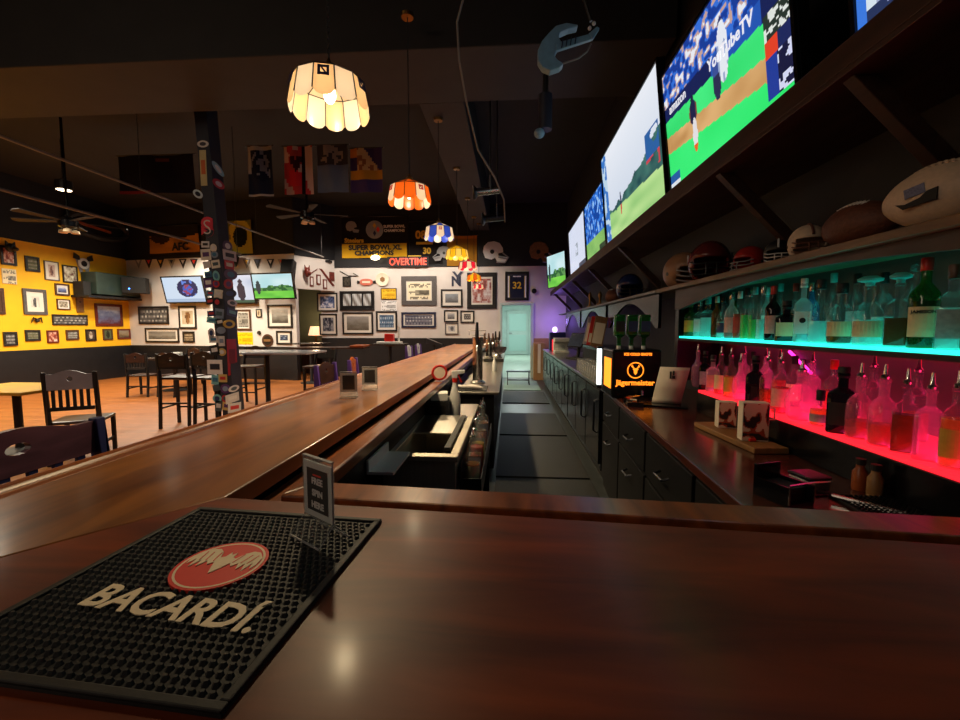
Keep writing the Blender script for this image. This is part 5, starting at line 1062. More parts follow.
# ================================================================= BOTTLES
GL = dict(clear=glassy('glass_clear', (.94, .97, .97), .025), milk=glassy('glass_frosted', (.85, .9, .9), .25), green=glassy('glass_green', (.10, .42, .12), .18, (.1, .5, .15)), amber=glassy('glass_amber', (.55, .26, .08), .2, (.6, .3, .1)),
          dark=glassy('glass_black', (.03, .025, .03), .5, (.03, .025, .03)), pink=glassy('glass_pink_lit', (.95, .72, .86), .26, (1, .6, .85)), blue=glassy('glass_blue', (.3, .6, .9), .25, (.3, .6, .9)))  # pink glass: glow of the lit step put into tint and scatter
LQ = dict(clear=None, amber=glassy('spirit_amber', (.62, .30, .08), .22, (.7, .34, .1)), brown=glassy('spirit_brown', (.42, .17, .05), .3, (.5, .2, .06)), red=glassy('spirit_red', (.7, .10, .06), .6, (.8, .16, .1)), gold=glassy('spirit_gold', (.85, .62, .15), .4, (.85, .6, .15)), green=glassy('spirit_green', (.2, .7, .25), .65, (.2, .75, .3)), teal=glassy('spirit_teal_lit', (.6, .92, .9), .55, (.75, .98, .96)))  # teal liquid is clear spirit with the shelf's teal glow coloured in
PROF = dict(
  round=[(.90, 0), (1, .03), (1, .58), (.93, .64), (.62, .71), (.36, .76), (.33, .93), (.4, .935), (.4, .965), (.34, .97)],
  tall=[(.92, 0), (1, .02), (1, .60), (.9, .66), (.5, .74), (.36, .80), (.34, .94), (.4, .945), (.4, .97), (.36, .975)],
  square=[(.94, 0), (1, .02), (1, .56), (.92, .62), (.55, .67), (.34, .70), (.33, .88), (.42, .885), (.42, .92), (.35, .93)],
  squat=[(.9, 0), (1, .04), (1.02, .40), (.96, .52), (.7, .62), (.38, .68), (.36, .88), (.44, .885), (.44, .93), (.36, .94)],
  orb=[(.7, 0), (.86, .05), (1.05, .22), (1.08, .36), (.95, .52), (.6, .63), (.34, .70), (.32, .88), (.42, .89), (.42, .93), (.34, .94)])
ORD = ['first', 'second', 'third', 'fourth', 'fifth', 'sixth', 'seventh', 'eighth', 'ninth', 'tenth', 'eleventh', 'twelfth', 'thirteenth', 'fourteenth', 'fifteenth', 'sixteenth', 'seventeenth', 'eighteenth', 'nineteenth', 'twentieth', 'twenty-first']
LABM = dict(cream=mat('label_cream', S((232, 210, 160)), .6, noise=.06, nscale=60), white=mat('label_white', S((225, 225, 222)), .6, noise=.05, nscale=60), grey=mat('label_grey', S((150, 156, 156)), .6, noise=.2, nscale=60), black=mat('label_black', S((36, 34, 34)), .5, noise=.1, nscale=60), red=mat('label_red', S((196, 60, 50)), .6, noise=.1, nscale=60), pink=mat('label_pink', S((226, 160, 150)), .6, noise=.1, nscale=60), navy=mat('label_navy', S((40, 50, 90)), .6, noise=.1, nscale=60), gold=mat('label_gold', S((200, 160, 60)), .5, noise=.1, nscale=60))
CAPM = dict(black=M['blackr'], white=M['whitep'], teal=mat('cap_teal', S((90, 190, 190)), .4, noise=.05), steel=M['chrome'], red=M['red'], gold=M['brass'], flare=M['acrylic'], brown=M['framebr'])
def bottle(loc, h, r, shape, glass, liq, fill, cap, lab, label, group, mark=None, cat='bottle', sy=1.0, name='liquor_bottle'):
    dx, dy = -loc[0], -loc[1]; rz = math.atan2(dy, dx) + PI / 2
    t = thing(name, label, cat, loc, rz, group); sq = 1.0 if shape == 'square' else (.0)
    pr = [(a * r, b * h) for a, b in PROF[shape]]
    MB().lathe(pr, 24, None, sq, sy).build('glass_body', GL[glass], t, smooth=True)
    if liq and LQ[liq]:
        lp_ = [(max(.003, a - .003), b) for a, b in pr if b < fill * h]; lp_[0] = (lp_[0][0], .004); last = lp_[-1]; lp_.append((last[0], fill * h))
        MB().lathe(lp_, 20, None, sq, sy).build('liquid', LQ[liq], t, smooth=True)
    zc = pr[-1][1]; rn = pr[-1][0]
    if cap == 'pour':
        MB().lathe([(rn * .9, zc), (rn * 1.05, zc + .008), (rn * .5, zc + .016), (.004, zc + .05)], 12).build('pourer', M['chrome'], t, smooth=True)
    elif cap == 'flare':
        MB().lathe([(rn * .8, zc), (rn * .9, zc + .01), (rn * 2.2, zc + .016), (rn * 2.3, zc + .024), (rn * 1.2, zc + .034)], 18).build('stopper', CAPM['teal'], t, smooth=True)
    elif cap == 'ball': MB().ell((0, 0, zc + r * .35), (r * .4, r * .4, r * .4)).build('stopper', GL['clear'], t, smooth=True)
    elif cap: MB().lathe([(rn * 1.15, zc - .02), (rn * 1.2, zc - .018), (rn * 1.2, zc + .018), (rn * 1.05, zc + .022)], 16).build('cap', CAPM[cap], t, smooth=True)
    if lab:
        bm = MB(); z0, z1 = h * .13, h * (.48 if shape != 'squat' else .38); n_ = 10; V = []
        for k in range(n_ + 1):
            a = -PI / 2 + (k / n_ - .5) * R(130 if not sq else 84); c, q = math.cos(a), math.sin(a); f = 1.0
            if sq: f = 1 / max(abs(c), abs(q)); f = 1 + (f - 1) * .8
            rr = r * 1.012 * f * (1.03 if shape == 'orb' else 1); V.append((bm.bm.verts.new((rr * c, rr * q * sy, z0)), bm.bm.verts.new((rr * c, rr * q * sy, z1)), ))
        for a, b in zip(V, V[1:]): bm.bm.faces.new((a[0], b[0], b[1], a[1]))
        lo = bm.build('label', LABM[lab], t)
        if mark: mark(lo, r, h, sy)
    return t
def at_shelf(px, x): r_ = ray(px, 345); return x * r_.y / r_.x
def mark_text(txt, size, zf, m_):
    def g(lo, r, h, sy): MB().text(txt, size, TX(0, -r * 1.02 * sy - .0015, h * zf), .0004, .0006).build('label_print', m_, lo)
    return g
def mark_spot(lo, r, h, sy): MB().lathe([(.012, 0), (.012, .001)], 14, TX(0, -r * 1.02 - .001, h * .34)).build('label_print', M['inkblack'], lo)
GT = 'bottles on the teal-lit upper shelf'; GR = 'bottles on the red-lit lower step'
ZT_, ZR_ = 1.3925, 1.0605
front = [ # px, h, r, shape, glass, liquid, fill, cap, label, words, mark
 (978, .27, .036, 'round', 'green', 'green', .5, 'green' if 0 else 'teal', 'cream', 'green bottle cut by the right edge', None),
 (949, .25, .035, 'square', 'clear', 'teal', .5, 'brown', 'grey', 'clear square bottle with tall grey label', None),
 (921, .275, .038, 'round', 'green', 'brown', .55, 'red', 'cream', 'dark green bottle with big cream label', mark_text('JAMESON', .0135, .42, M['inkblack'])),
 (896, .235, .037, 'square', 'clear', 'brown', .42, 'flare', None, 'square flared-stopper decanter of brown spirit', None),
 (866, .235, .046, 'squat', 'clear', 'teal', .4, 'flare', 'cream', 'rounded flared-stopper flask with cream label', None),
 (839, .235, .046, 'squat', 'clear', 'brown', .3, 'black', 'cream', 'round-shouldered cream-labelled bottle of brown spirit', None),
 (818, .265, .040, 'squat', 'clear', 'teal', .35, 'black', None, 'clear squat bottle with tall dark neck', None),
 (801, .285, .034, 'square', 'milk', None, 0, 'white', 'white', 'slim white-labelled bottle with black spot', mark_spot),
 (785, .185, .046, 'square', 'dark', 'brown', .5, 'black', 'cream', 'short dark square bottle with large cream label', None),
 (771, .26, .034, 'round', 'dark', 'brown', .5, 'red', 'pink', 'dark bottle with pinkish label and red top', None),
 (761, .27, .030, 'tall', 'clear', 'teal', .4, 'steel', None, 'tall clear bottle with steel top', None),
 (753, .27, .030, 'tall', 'clear', 'green', .4, 'teal', None, 'tall clear green-glowing bottle', None),
 (745, .27, .031, 'tall', 'clear', 'green', .5, 'black', None, 'tall clear bottle with greenish spirit', None),
 (738, .26, .034, 'round', 'clear', 'red', .55, 'white', 'red', 'bottle of red liqueur with red label', None),
 (730, .26, .038, 'round', 'milk', 'red', .5, 'steel', 'pink', 'bottle with broad salmon label', None),
 (722, .25, .036, 'squat', 'clear', 'teal', .4, 'black', 'navy', 'clear bottle with navy label', None),
 (715.5, .25, .032, 'round', 'amber', 'amber', .5, 'white', None, 'slim amber bottle', None),
 (706.5, .26, .046, 'square', 'clear', 'teal', .5, 'teal', None, 'broad clear square bottle lit teal', None),
 (698.5, .25, .040, 'square', 'clear', 'teal', .5, 'steel', 'white', 'clear square bottle with white label', None),
 (689.5, .24, .044, 'round', 'green', 'gold', .55, 'gold', 'gold', 'yellow-green bottle with gold label', None)]
for i, (px, h, r, sh, g, lq, fl, cp, lb, wd, mk) in enumerate(front):
    y = at_shelf(px, 1.335)
    if y < .98: y = .98
    bottle((1.335, y, ZT_), h, r, sh, g, lq, fl, cp, lb, '%s, %s from near end, teal shelf front row' % (wd, ORD[i]), GT, mk)
for i, (px, h, r, sh, g, lq, fl, cp, lb, wd) in enumerate([
 (909, .28, .034, 'tall', 'clear', None, 0, 'ball', None, 'clear bottle with ball stopper'), (880, .27, .036, 'round', 'clear', 'teal', .4, 'black', None, 'clear bottle with black cap'), (853, .28, .034, 'tall', 'clear', 'brown', .4, 'black', 'grey', 'brown spirit bottle with grey label'),
 (830, .30, .032, 'tall', 'clear', None, 0, 'teal', None, 'tall empty bottle with teal cap'), (809, .27, .034, 'round', 'blue', None, 0, 'steel', None, 'blue glass bottle'), (793, .28, .034, 'round', 'clear', 'amber', .5, 'red', 'red', 'amber bottle with red label and cap'),
 (778, .29, .030, 'tall', 'clear', None, 0, 'teal', None, 'tall slim clear bottle'), (765, .28, .03, 'tall', 'milk', None, 0, 'white', 'white', 'frosted bottle with white label'), (749, .28, .03, 'tall', 'clear', 'teal', .4, 'steel', None, 'clear bottle with steel top'), (733, .27, .03, 'tall', 'green', 'green', .4, 'black', None, 'slim green bottle')]):
    bottle((1.49, at_shelf(px, 1.49), ZT_), h, r, sh, g, lq, fl, cp, lb, '%s, %s from near end, teal shelf back row' % (wd, ORD[i]), GT)
red_front = [
 (963, .235, .033, 'round', 'clear', 'gold', .6, 'pour', 'gold', 'yellow-green spirit bottle with gold label'),
 (936, .23, .034, 'square', 'pink', None, 0, 'pour', None, 'pink glowing square bottle with pourer'),
 (911, .235, .034, 'square', 'clear', 'brown', .52, 'pour', None, 'square bottle of dark red-brown spirit'),
 (888, .24, .039, 'squat', 'pink', 'amber', .3, 'pour', None, 'rounded pink glowing bottle with pourer'),
 (864, .235, .039, 'squat', 'pink', 'amber', .28, 'pour', None, 'arched pink glowing bottle with pourer'),
 (846, .245, .046, 'square', 'dark', None, 0, 'black', 'black', 'big black square bottle, dark grey label'),
 (824, .13, .036, 'squat', 'clear', 'gold', .5, 'black', 'grey', 'small squat bottle with grey label'),
 (804, .22, .054, 'orb', 'pink', None, 0, 'pour', None, 'bulging pink-lit textured decanter'),
 (783, .24, .038, 'round', 'clear', 'red', .5, 'pour', 'pink', 'clear bottle with pink label'),
 (770, .24, .036, 'tall', 'clear', 'amber', .4, 'pour', None, 'tall amber bottle behind pale card boxes'),
 (757, .25, .042, 'square', 'dark', None, 0, 'black', None, 'square black bottle behind pale card boxes'),
 (742, .22, .036, 'orb', 'pink', None, 0, 'pour', None, 'magenta glowing round bottle'),
 (732, .24, .036, 'round', 'clear', 'gold', .5, 'pour', 'gold', 'orange-gold bottle with gold label'),
 (722, .24, .036, 'round', 'clear', 'red', .45, 'pour', 'cream', 'clear bottle with cream label'),
 (714, .22, .038, 'square', 'milk', None, 0, 'black', 'pink', 'frosted square bottle with pink label'),
 (706, .24, .034, 'square', 'dark', None, 0, 'black', 'grey', 'narrow black bottle with grey label'),
 (698.5, .25, .036, 'orb', 'pink', None, 0, 'pour', None, 'pink glowing bulbous bottle')]
for i, (px, h, r, sh, g, lq, fl, cp, lb, wd) in enumerate(red_front):
    y = at_shelf(px, 1.265)
    bottle((1.265, max(y, 1.0), ZR_), h, r, sh, g, lq, fl, cp, lb, '%s, %s from near end, red step front row' % (wd, ORD[i]), GR)
for i, (px, h, r, sh, g, lq, fl, cp, lb, wd) in enumerate([
 (921, .25, .036, 'round', 'clear', 'red', .4, 'pour', None, 'clear bottle with red spirit'), (876, .25, .036, 'round', 'clear', 'amber', .4, 'pour', None, 'clear bottle with amber spirit'), (836, .24, .036, 'tall', 'clear', 'red', .5, 'red', 'red', 'tall bottle with red label and cap'), (814, .24, .036, 'round', 'pink', None, 0, 'pour', None, 'pink glowing bottle'),
 (796, .24, .034, 'tall', 'clear', 'amber', .4, 'black', 'cream', 'tall amber bottle with cream label'), (781, .24, .034, 'round', 'clear', 'red', .5, 'pour', None, 'clear bottle of red spirit'), (767, .24, .034, 'round', 'pink', None, 0, 'pour', None, 'pink-lit bottle with pourer'), (754, .24, .032, 'tall', 'clear', 'brown', .4, 'black', 'navy', 'brown bottle with navy label'), (744, .24, .032, 'tall', 'pink', None, 0, 'pour', None, 'slim pink-lit bottle')]):
    y = at_shelf(px, 1.43)
    bottle((1.43, min(y, 2.68), ZR_), h, r, sh, g, lq, fl, cp, lb, '%s, %s from near end, red step back row' % (wd, ORD[i]), GR)
# bright magenta lamp rods between the bottles
t = thing('led_stick', 'leaning magenta light stick fixed on the red back wall above the bottles', 'light stick', atX(800, 362, XR - .035)); q = atX(812, 372, XR - .035) - atX(790, 350, XR - .035); MB().tube([-q * .5, q * .5], .008, 8).build('tube', M['mag_led'], t)
MB().bx(-.012, .012, -.02, .02, -.015, .015, Matrix.Translation((.012, 0, 0))).build('clip', M['darkst'], t)
# ---- speed rail with bottles
sr = thing('speed_rail', 'steel bottle rail hung along the ice bin\'s aisle side', 'bottle rail', (-.19, 2.6, 0))
MB().bx(-.05, .055, -.52, .72, .58, .59).bx(.05, .056, -.52, .72, .59, .70).bx(-.055, -.05, -.52, .72, .59, .76).build('trough', M['darkst'], sr); MB().bx(-.05, .05, -.525, -.52, .58, .7).build('end_plate', M['darkst'], sr)
MB().bx(-.04, .04, -.5, -.46, 0, .579).build('leg', M['darkst'], sr); MB().bx(-.04, .04, .66, .7, 0, .579).build('leg', M['darkst'], sr)
for i, (lq, lb, cp, wd) in enumerate([('amber', 'cream', 'pour', 'amber bottle with cream label'), ('brown', 'white', 'pour', 'brown bottle with white label'), ('red', 'red', 'pour', 'red liqueur bottle'), ('gold', 'gold', 'pour', 'gold spirit bottle'), ('clear', 'grey', 'pour', 'clear bottle with grey label'), ('brown', 'pink', 'pour', 'brown bottle with pink label'), ('clear', None, 'pour', 'plain clear bottle'), ('amber', 'navy', 'pour', 'amber bottle with navy label')]):
    bottle((-.19, 2.2 + i * .135, .5905), .30 + .015 * (i % 3), .041, ['round', 'square', 'tall'][i % 3], 'clear', lq, .5, cp, lb, '%s in the speed rail, %s from near end' % (wd, ORD[i]), 'bottles in the steel speed rail')
# ================================================================= BALLS AND HELMETS ON THE SHELF
ZS = 1.7655
def football(loc, rz, label, m_, l_, r_, lace, stripes=False):
    t = thing('football', label, 'football', loc, rz); n_ = 18
    pr = [(max(.002, r_ * math.cos(math.asin(max(-1, min(1, k / 9.0)))) ** 1.35), k / 9.0 * l_ / 2) for k in range(-9, 10)]
    T_ = Matrix.Translation((0, 0, r_)) @ Matrix.Rotation(PI / 2, 4, 'Y')
    MB().lathe(pr, 24, T_).build('skin', M[m_], t, smooth=True)
    mb = MB()
    for k in range(8): x = (k - 3.5) * l_ * .045; mb.bx(x - .0035, x + .0035, -.016, .016, r_ * 2 - .0045 - x * x * 3, r_ * 2 + .002 - x * x * 3)
    mb.tube([((k - 4) * l_ * .045, 0, r_ * 2 - .0005 - ((k - 4) * l_ * .045) ** 2 * 3) for k in range(9)], .004, 6); mb.build('laces', M[lace], t, T=Matrix.Translation((0, 0, r_)) @ Matrix.Rotation(R(25), 4, 'X') @ Matrix.Translation((0, 0, -r_)))
    return t
def facing(x, y): return math.atan2(-y, -x) + PI / 2
x, y = 1.34, at_shelf(851, 1.34)
football((x, y, ZS), R(-80), 'brown leather football on the display shelf between mini helmet and white football', 'leather', .30, .085, 'whitep')
x, y = 1.33, at_shelf(934, 1.33)
fb = football((x, y, ZS), R(-70), 'big white football with dark swoosh-shaped mark at the near end of shelf', 'ballw', .33, .098, 'ballw')
r_ = .098; T_ = Matrix.Translation((0, 0, r_)) @ Matrix.Rotation(R(-4), 4, 'X')
MB().poly([(-.07, 0, -.03), (-.05, 0, -.048), (.03, 0, -.036), (.03, 0, .0), (.005, 0, -.006), (-.01, 0, -.022), (-.045, 0, -.034)], (0, -.004, 0), T_ @ Matrix.Translation((0, -r_ * .985, 0))).build('dark_mark', M['inkblack'], fb)
MB().bx(-.05, .0, -.003, 0, -.008, .022, T_ @ Matrix.Translation((0, -r_ * .985, 0)) @ Matrix.Rotation(R(-12), 4, 'Y')).build('blue_mark', mat('faded_blue_ink', S((110, 116, 150)), .6, noise=.3, nscale=200), fb)
def helmet(loc, rz, s, label, shell, mask, stripe=None, cat='helmet', group=None, logo=None):
    """front of the helmet looks along local +X"""
    t = thing('football_helmet', label, cat, loc, rz, group); mb = MB()
    v = bmesh.ops.create_uvsphere(mb.bm, u_segments=28, v_segments=18, radius=1)['verts']
    for q in v:
        co = q.co; q.co = Vector((co.x * .56 * s, co.y * .44 * s, co.z * .5 * s + .42 * s))
        if co.z < -.35: q.co.z = .25 * s + (q.co.z - .25 * s) * .9
    kill = [f for f in mb.bm.faces if (lambda c: c.x > .22 * s and c.z < .52 * s and abs(c.y) < .34 * s)(f.calc_center_median()) or f.calc_center_median().z < .035 * s]
    bmesh.ops.delete(mb.bm, geom=kill, context='FACES')
    sh = mb.build('shell', M[shell], t, smooth=True); sd = sh.modifiers.new('thick', 'SOLIDIFY'); sd.thickness = .03 * s
    mb = MB()
    for z, k in ((.36, .62), (.24, .70), (.12, .66)): mb.tube([(.3 * s, -.4 * s, z * s + .06 * s), (.52 * s, -.3 * s, z * s), (k * s, 0, z * s), (.52 * s, .3 * s, z * s), (.3 * s, .4 * s, z * s + .06 * s)], .018 * s, 6)
    for y_ in (-.1, .1): mb.tube([(.60 * s, y_ * s, .36 * s), (.69 * s, y_ * s, .24 * s), (.65 * s, y_ * s, .12 * s)], .018 * s, 6)
    mb.build('face_mask', M[mask], t, smooth=True)
    if stripe: MB().tube([(math.cos(a) * .575 * s, 0, .42 * s + math.sin(a) * .515 * s) for a in [R(18 + 12 * k) for k in range(13)]], .03 * s, 6).build('stripe', M[stripe], t, smooth=True)
    for sy in (-1, 1):
        MB().lathe([(.05 * s, 0), (.05 * s, .012 * s)], 12, TR(-.02 * s, sy * .428 * s, .36 * s, sy * -PI / 2 )).build('ear_hole', M['frameb'], t)
        if logo: MB().poly([(math.cos(a) * .17 * s - .12 * s, sy * .43 * s, .55 * s + math.sin(a) * .1 * s) for a in [k * PI / 8 for k in range(16)]], (0, sy * .02 * s, 0)).build('side_mark', M[logo], t)
    return t
M['oldtan'] = mat('tan_shell', S((150, 112, 84)), .4, noise=.1); M['maroon'] = mat('maroon_shell', S((96, 34, 34)), .25, noise=.1); M['navyshell'] = mat('navy_shell', S((30, 46, 96)), .25, noise=.1); M['redshell'] = mat('red_shell', S((170, 40, 36)), .3, noise=.08)
GH = 'football helmets on the display shelf'
helmet((1.36, at_shelf(680, 1.36), ZS), R(-75), .30, 'tan football helmet with grey face mask at the wooden shelf\'s far end', 'oldtan', 'inkgrey', 'leatherx' if 0 else None, group=GH)
helmet((1.36, at_shelf(706, 1.36), ZS), R(250), .30, 'dark maroon football helmet with white side mark beside the tan one', 'maroon', 'frameb', None, group=GH, logo='inkwhite')
helmet((1.38, at_shelf(746, 1.38), ZS), R(200), .17, 'small red football helmet in shadow beyond the dark mini helmet', 'redshell', 'inkgrey', None, group=GH)
helmet((1.34, at_shelf(773, 1.34), ZS), R(-120), .14, 'dark mini helmet with pale mask on the display shelf', 'black', 'inkwhite', 'inkwhite', group=GH)
helmet((1.34, at_shelf(801, 1.34), ZS), R(-110), .165, 'white and brown mini helmet beside the brown football', 'ballw', 'leather', 'leather', group=GH)
helmet((1.40, at_shelf(628, 1.40), ZS), R(-95), .34, 'glossy navy helmet on the grey far stretch of the shelf', 'navyshell', 'frameb', None, group=GH)
football((1.38, at_shelf(612, 1.38), ZS), R(-80), 'brown football standing beyond the glossy navy helmet', 'leather', .3, .1, 'whitep')
for i, (px, h, nm) in enumerate([(599, .2, 'tall pale trophy figure on the shelf beyond the navy helmet'), (589, .26, 'thin pale trophy figure on the shelf, farther of two')]):
    t = thing('trophy', nm, 'trophy', (1.36, at_shelf(px, 1.36), ZS), 0, 'trophies on the display shelf'); MB().lathe([(.05, 0), (.05, .04), (.02, .05), (.012, h * .6), (.03, h * .8), (.02, h), (.004, h + .03)], 14).build('figure', M['brass'], t, smooth=True); MB().bx(-.055, .055, -.055, .055, -.0003, .02).build('base', M['frameb'], t)
# ================================================================= BACK BAR THINGS
jm = thing('shot_dispenser', 'black shot machine with orange-lit stag emblem and three upturned green bottles', 'shot machine', (.97, 3.42, .9205))
MB().bx(-.19, .17, -.17, .18, 0, .37).build('housing', M['blackg'], jm, .015); MB().bx(-.192, -.1905, -.13, .1, .07, .3).build('side_window', M['orange_lit'], jm)
mb = MB(); n_ = 32
for k in range(n_):
    a, b = 2 * PI * k / n_, 2 * PI * (k + 1) / n_
    mb.bm.faces.new([mb.bm.verts.new((math.cos(q) * r_ - .02, -.1715, .215 + math.sin(q) * r_)) for q, r_ in ((a, .062), (b, .062), (b, .054), (a, .054))])
bmesh.ops.remove_doubles(mb.bm, verts=mb.bm.verts[:], dist=1e-6); mb.build('emblem_ring', M['orange_lit'], jm)
stag = [(0, -.035), (.012, -.02), (.012, 0), (.022, .006), (.014, .012), (.03, .026), (.034, .042), (.026, .03), (.024, .044), (.016, .026), (.006, .014), (0, .016)]
MB().poly([(x - .02, -.171, .215 + z) for x, z in stag + [(-x, z) for x, z in stag[::-1][1:-1]]], (0, -.002, 0)).build('stag_emblem', M['orange_lit'], jm)
MB().text('J\u00e4germeister', .056, TX(-.02, -.172, .12), .0008, .0015).build('lettering', M['orange_lit'], jm); MB().text('ICE COLD SHOTS', .026, TX(-.005, -.172, .335), .0008, .0012).build('lettering', M['orange_lit'], jm)
MB().tube([(.02, -.17, .06), (.02, -.21, .06), (.02, -.22, .03)], .01).build('spout', M['chrome'], jm); MB().bx(-.1, .12, -.26, -.172, .0, .012).build('drip_tray', M['darkst'], jm)
for k in range(3):
    b = thing('liquor_bottle', ['upturned green bottle on the shot machine, farthest from the red bottles', 'upturned green bottle on the shot machine, middle of three', 'upturned green bottle on the shot machine, nearest the red bottles'][k], 'bottle', (.86 + .095 * k, 3.4, 1.555), 0, 'upturned bottles on the shot machine', rx=PI)
    MB().lathe([(a * .04, c * .26) for a, c in PROF['square']], 24, None, 1).build('glass_body', GL['green'], b, smooth=True); MB().lathe([(.038, .02), (.038, .12), (.034, .155)], 20, None, 1).build('liquid', LQ['green'], b); MB().lathe([(.016, .235), (.016, .263)], 12).build('cap', M['whitep'], b)
    MB().bx(-.034, .034, .041, .042, .05, .13).build('label', LABM['navy' if k else 'black'], b)
lt = thing('light_strip', 'bright white light bar standing behind the shot machine', 'light', (.80, 3.82, .9205)); MB().bx(-.02, .02, -.03, .03, 0, .03).bx(-.02, .02, -.03, .03, .35, .37).build('end_cap', M['darkst'], lt); MB().bx(-.017, .017, -.02, .02, .031, .349).build('tube', M['white_lit'], lt)
cl = thing('menu_clipboard', 'curling cream drinks list standing on a dark clipboard beside the shot machine', 'menu', (1.07, 2.93, .9205), R(-22))
MB().bx(-.15, .13, -.05, .09, 0, .012).build('base_board', M['blackg'], cl, .003)
def sheet(off, m_, nm, lift):
    mb = MB(); V = []
    for k in range(11):
        a = k / 10; y_ = .06 - .1 * a ** 1.4 + .16 * max(0, a - .45) ** 1.2; z_ = .014 + .27 * a * (1 - .06 * a) + lift; V.append([mb.bm.verts.new((x_ + .05 * a, y_ + off, z_)) for x_ in (-.10, .085)])
    for a, b in zip(V, V[1:]): mb.bm.faces.new((a[0], a[1], b[1], b[0]))
    o = mb.build(nm, m_, cl, smooth=True); s_ = o.modifiers.new('thick', 'SOLIDIFY'); s_.thickness = .0015; return o
sheet(0, M['paper'], 'front_sheet', 0); sheet(.012, M['paper'], 'back_sheet', -.004)
MB().bx(.0, .012, -.002, 0, .19, .24).bx(.014, .034, -.002, 0, .19, .212).bx(.018, .03, -.002, 0, .215, .245).build('printed_mark', M['inkblack'], cl, T=Matrix.Translation((.012, .018, 0)))
t = thing('bar_tray', 'low dark tray of silver sachets before the shot machine', 'tray', (.86, 2.98, .9205), R(-4)); MB().bx(-.05, .055, -.07, .07, 0, .008).bx(-.05, .055, -.07, -.063, .008, .03).bx(-.05, .055, .063, .07, .008, .03).build('tray', M['darkst'], t)
rs2 = random.Random(8)
for k in range(9): MB().bx(-.022, .022, -.014, .014, 0, .005, TR(rs2.uniform(-.025, .03), rs2.uniform(-.04, .04), .010 + k * .006, 0, rs2.uniform(-.2, .2), rs2.uniform(0, 3))).build('sachet', [M['chrome'], M['paper'], M['red'], M['brass']][k % 4], t)
ty = thing('wooden_tray', 'tan wooden board under two pale card boxes on the back bar', 'board', (1.10, 2.1, .9205), R(4)); MB().bx(-.075, .075, -.25, .26, 0, .026).build('board', M['cutting'], ty, .004); MB().bx(-.03, .0, -.15, -.1, .0265, .04).build('red_token', M['red'], ty, .004)
def cards(u, v):
    n_ = nA(u * 5 + 3, v * 7); return S((226, 196, 170)) if n_ < .55 else (S((170, 70, 40)) if n_ < .68 else S((50, 44, 44)))
for i, (y_, w_, h_, lb) in enumerate([(2.23, .085, .135, 'pale printed card box with dark pictures, farther of two on the tan board'), (1.985, .11, .175, 'larger pale printed card box, nearer of two on the tan board')]):
    t = thing('card_box', lb, 'box', (1.11, y_, .9475), R(-8), 'pale card boxes on the tan board'); MB().bx(-w_ / 2, w_ / 2, -.028, .028, 0, h_).build('box', M['paper'], t, .003)
    MB().canvas(w_ * .94, h_ * .94, 36, 44, cards, y=-.0285, z0=h_ * .03).build('print', PRINT, t)
    if i: MB().tube([(w_ / 2, 0, h_ * .85), (w_ / 2 + .03, 0, h_ * .85), (w_ / 2 + .03, 0, h_ * .55), (w_ / 2, 0, h_ * .55)], .004, 6).build('handle', M['paper'], t)
nc = thing('napkin_caddy', 'small black caddy with chrome rail at the near edge of the back bar', 'caddy', (.86, 1.36, .9205), R(20)); MB().bx(-.05, .05, -.06, .06, 0, .01).bx(-.05, .05, .05, .06, .01, .1).bx(-.05, -.044, -.06, .05, .01, .06).bx(.044, .05, -.06, .05, .01, .06).build('caddy', M['blackg'], nc); MB().tube([(-.05, -.06, .01), (-.05, -.06, .07), (.05, -.06, .07), (.05, -.06, .01)], .003, 6).build('chrome_rail', M['chrome'], nc); MB().bx(-.04, .04, -.04, .045, .0105, .05).build('napkins', M['inkblack'], nc)
t = thing('metal_tin', 'square shiny metal tin reflecting red light on the back bar', 'tin', (.985, 1.43, .9205), R(12)); MB().bx(-.04, .04, -.04, .04, 0, .05).build('tin', M['chrome'], t, .006); MB().bx(-.042, .042, -.042, .042, .0505, .062).build('lid', M['darkst'], t, .004)
sm = thing('spill_mat', 'black nubbed spill mat lying on the near end of the back bar', 'mat', (1.10, 1.22, .9205), R(-4)); MB().bx(-.09, .09, -.17, .17, 0, .008).build('base', M['blackr'], sm, .002)
mb = MB()
for i in range(12):
    for j in range(23): mb.lathe([(.0045, .008), (.0035, .0145)], 6, TR(-.077 + i * .014, -.154 + j * .014, 0))
o = mb.build('nubs', M['blackg'], sm); o['kind'] = 'stuff'
t = thing('pen_tray', 'thin metal tongs lying across the black spill mat', 'tongs', (1.06, 1.30, .9355), R(-50)); MB().bx(-.08, .08, -.006, -.002, 0, .006).bx(-.08, .08, .002, .006, 0, .006).bx(.08, .086, -.006, .006, 0, .006).build('tongs', M['chrome'], t)
for k, (x, y, m_, lb) in enumerate([(1.165, 1.40, 'orangew', 'small orange shaker bottle on the back bar by the riser'), (1.165, 1.34, 'cutting', 'small tan shaker bottle on the back bar by the riser')]):
    t = thing('shaker_bottle', lb, 'bottle', (x, y + .06, .9205), 0, 'small shaker bottles by the riser'); MB().lathe([(.02, 0), (.021, .01), (.021, .06), (.012, .075), (.012, .085)], 14).build('body', M[m_], t, smooth=True); MB().lathe([(.014, .0855), (.014, .105)], 12).build('cap', M['blackr'], t)
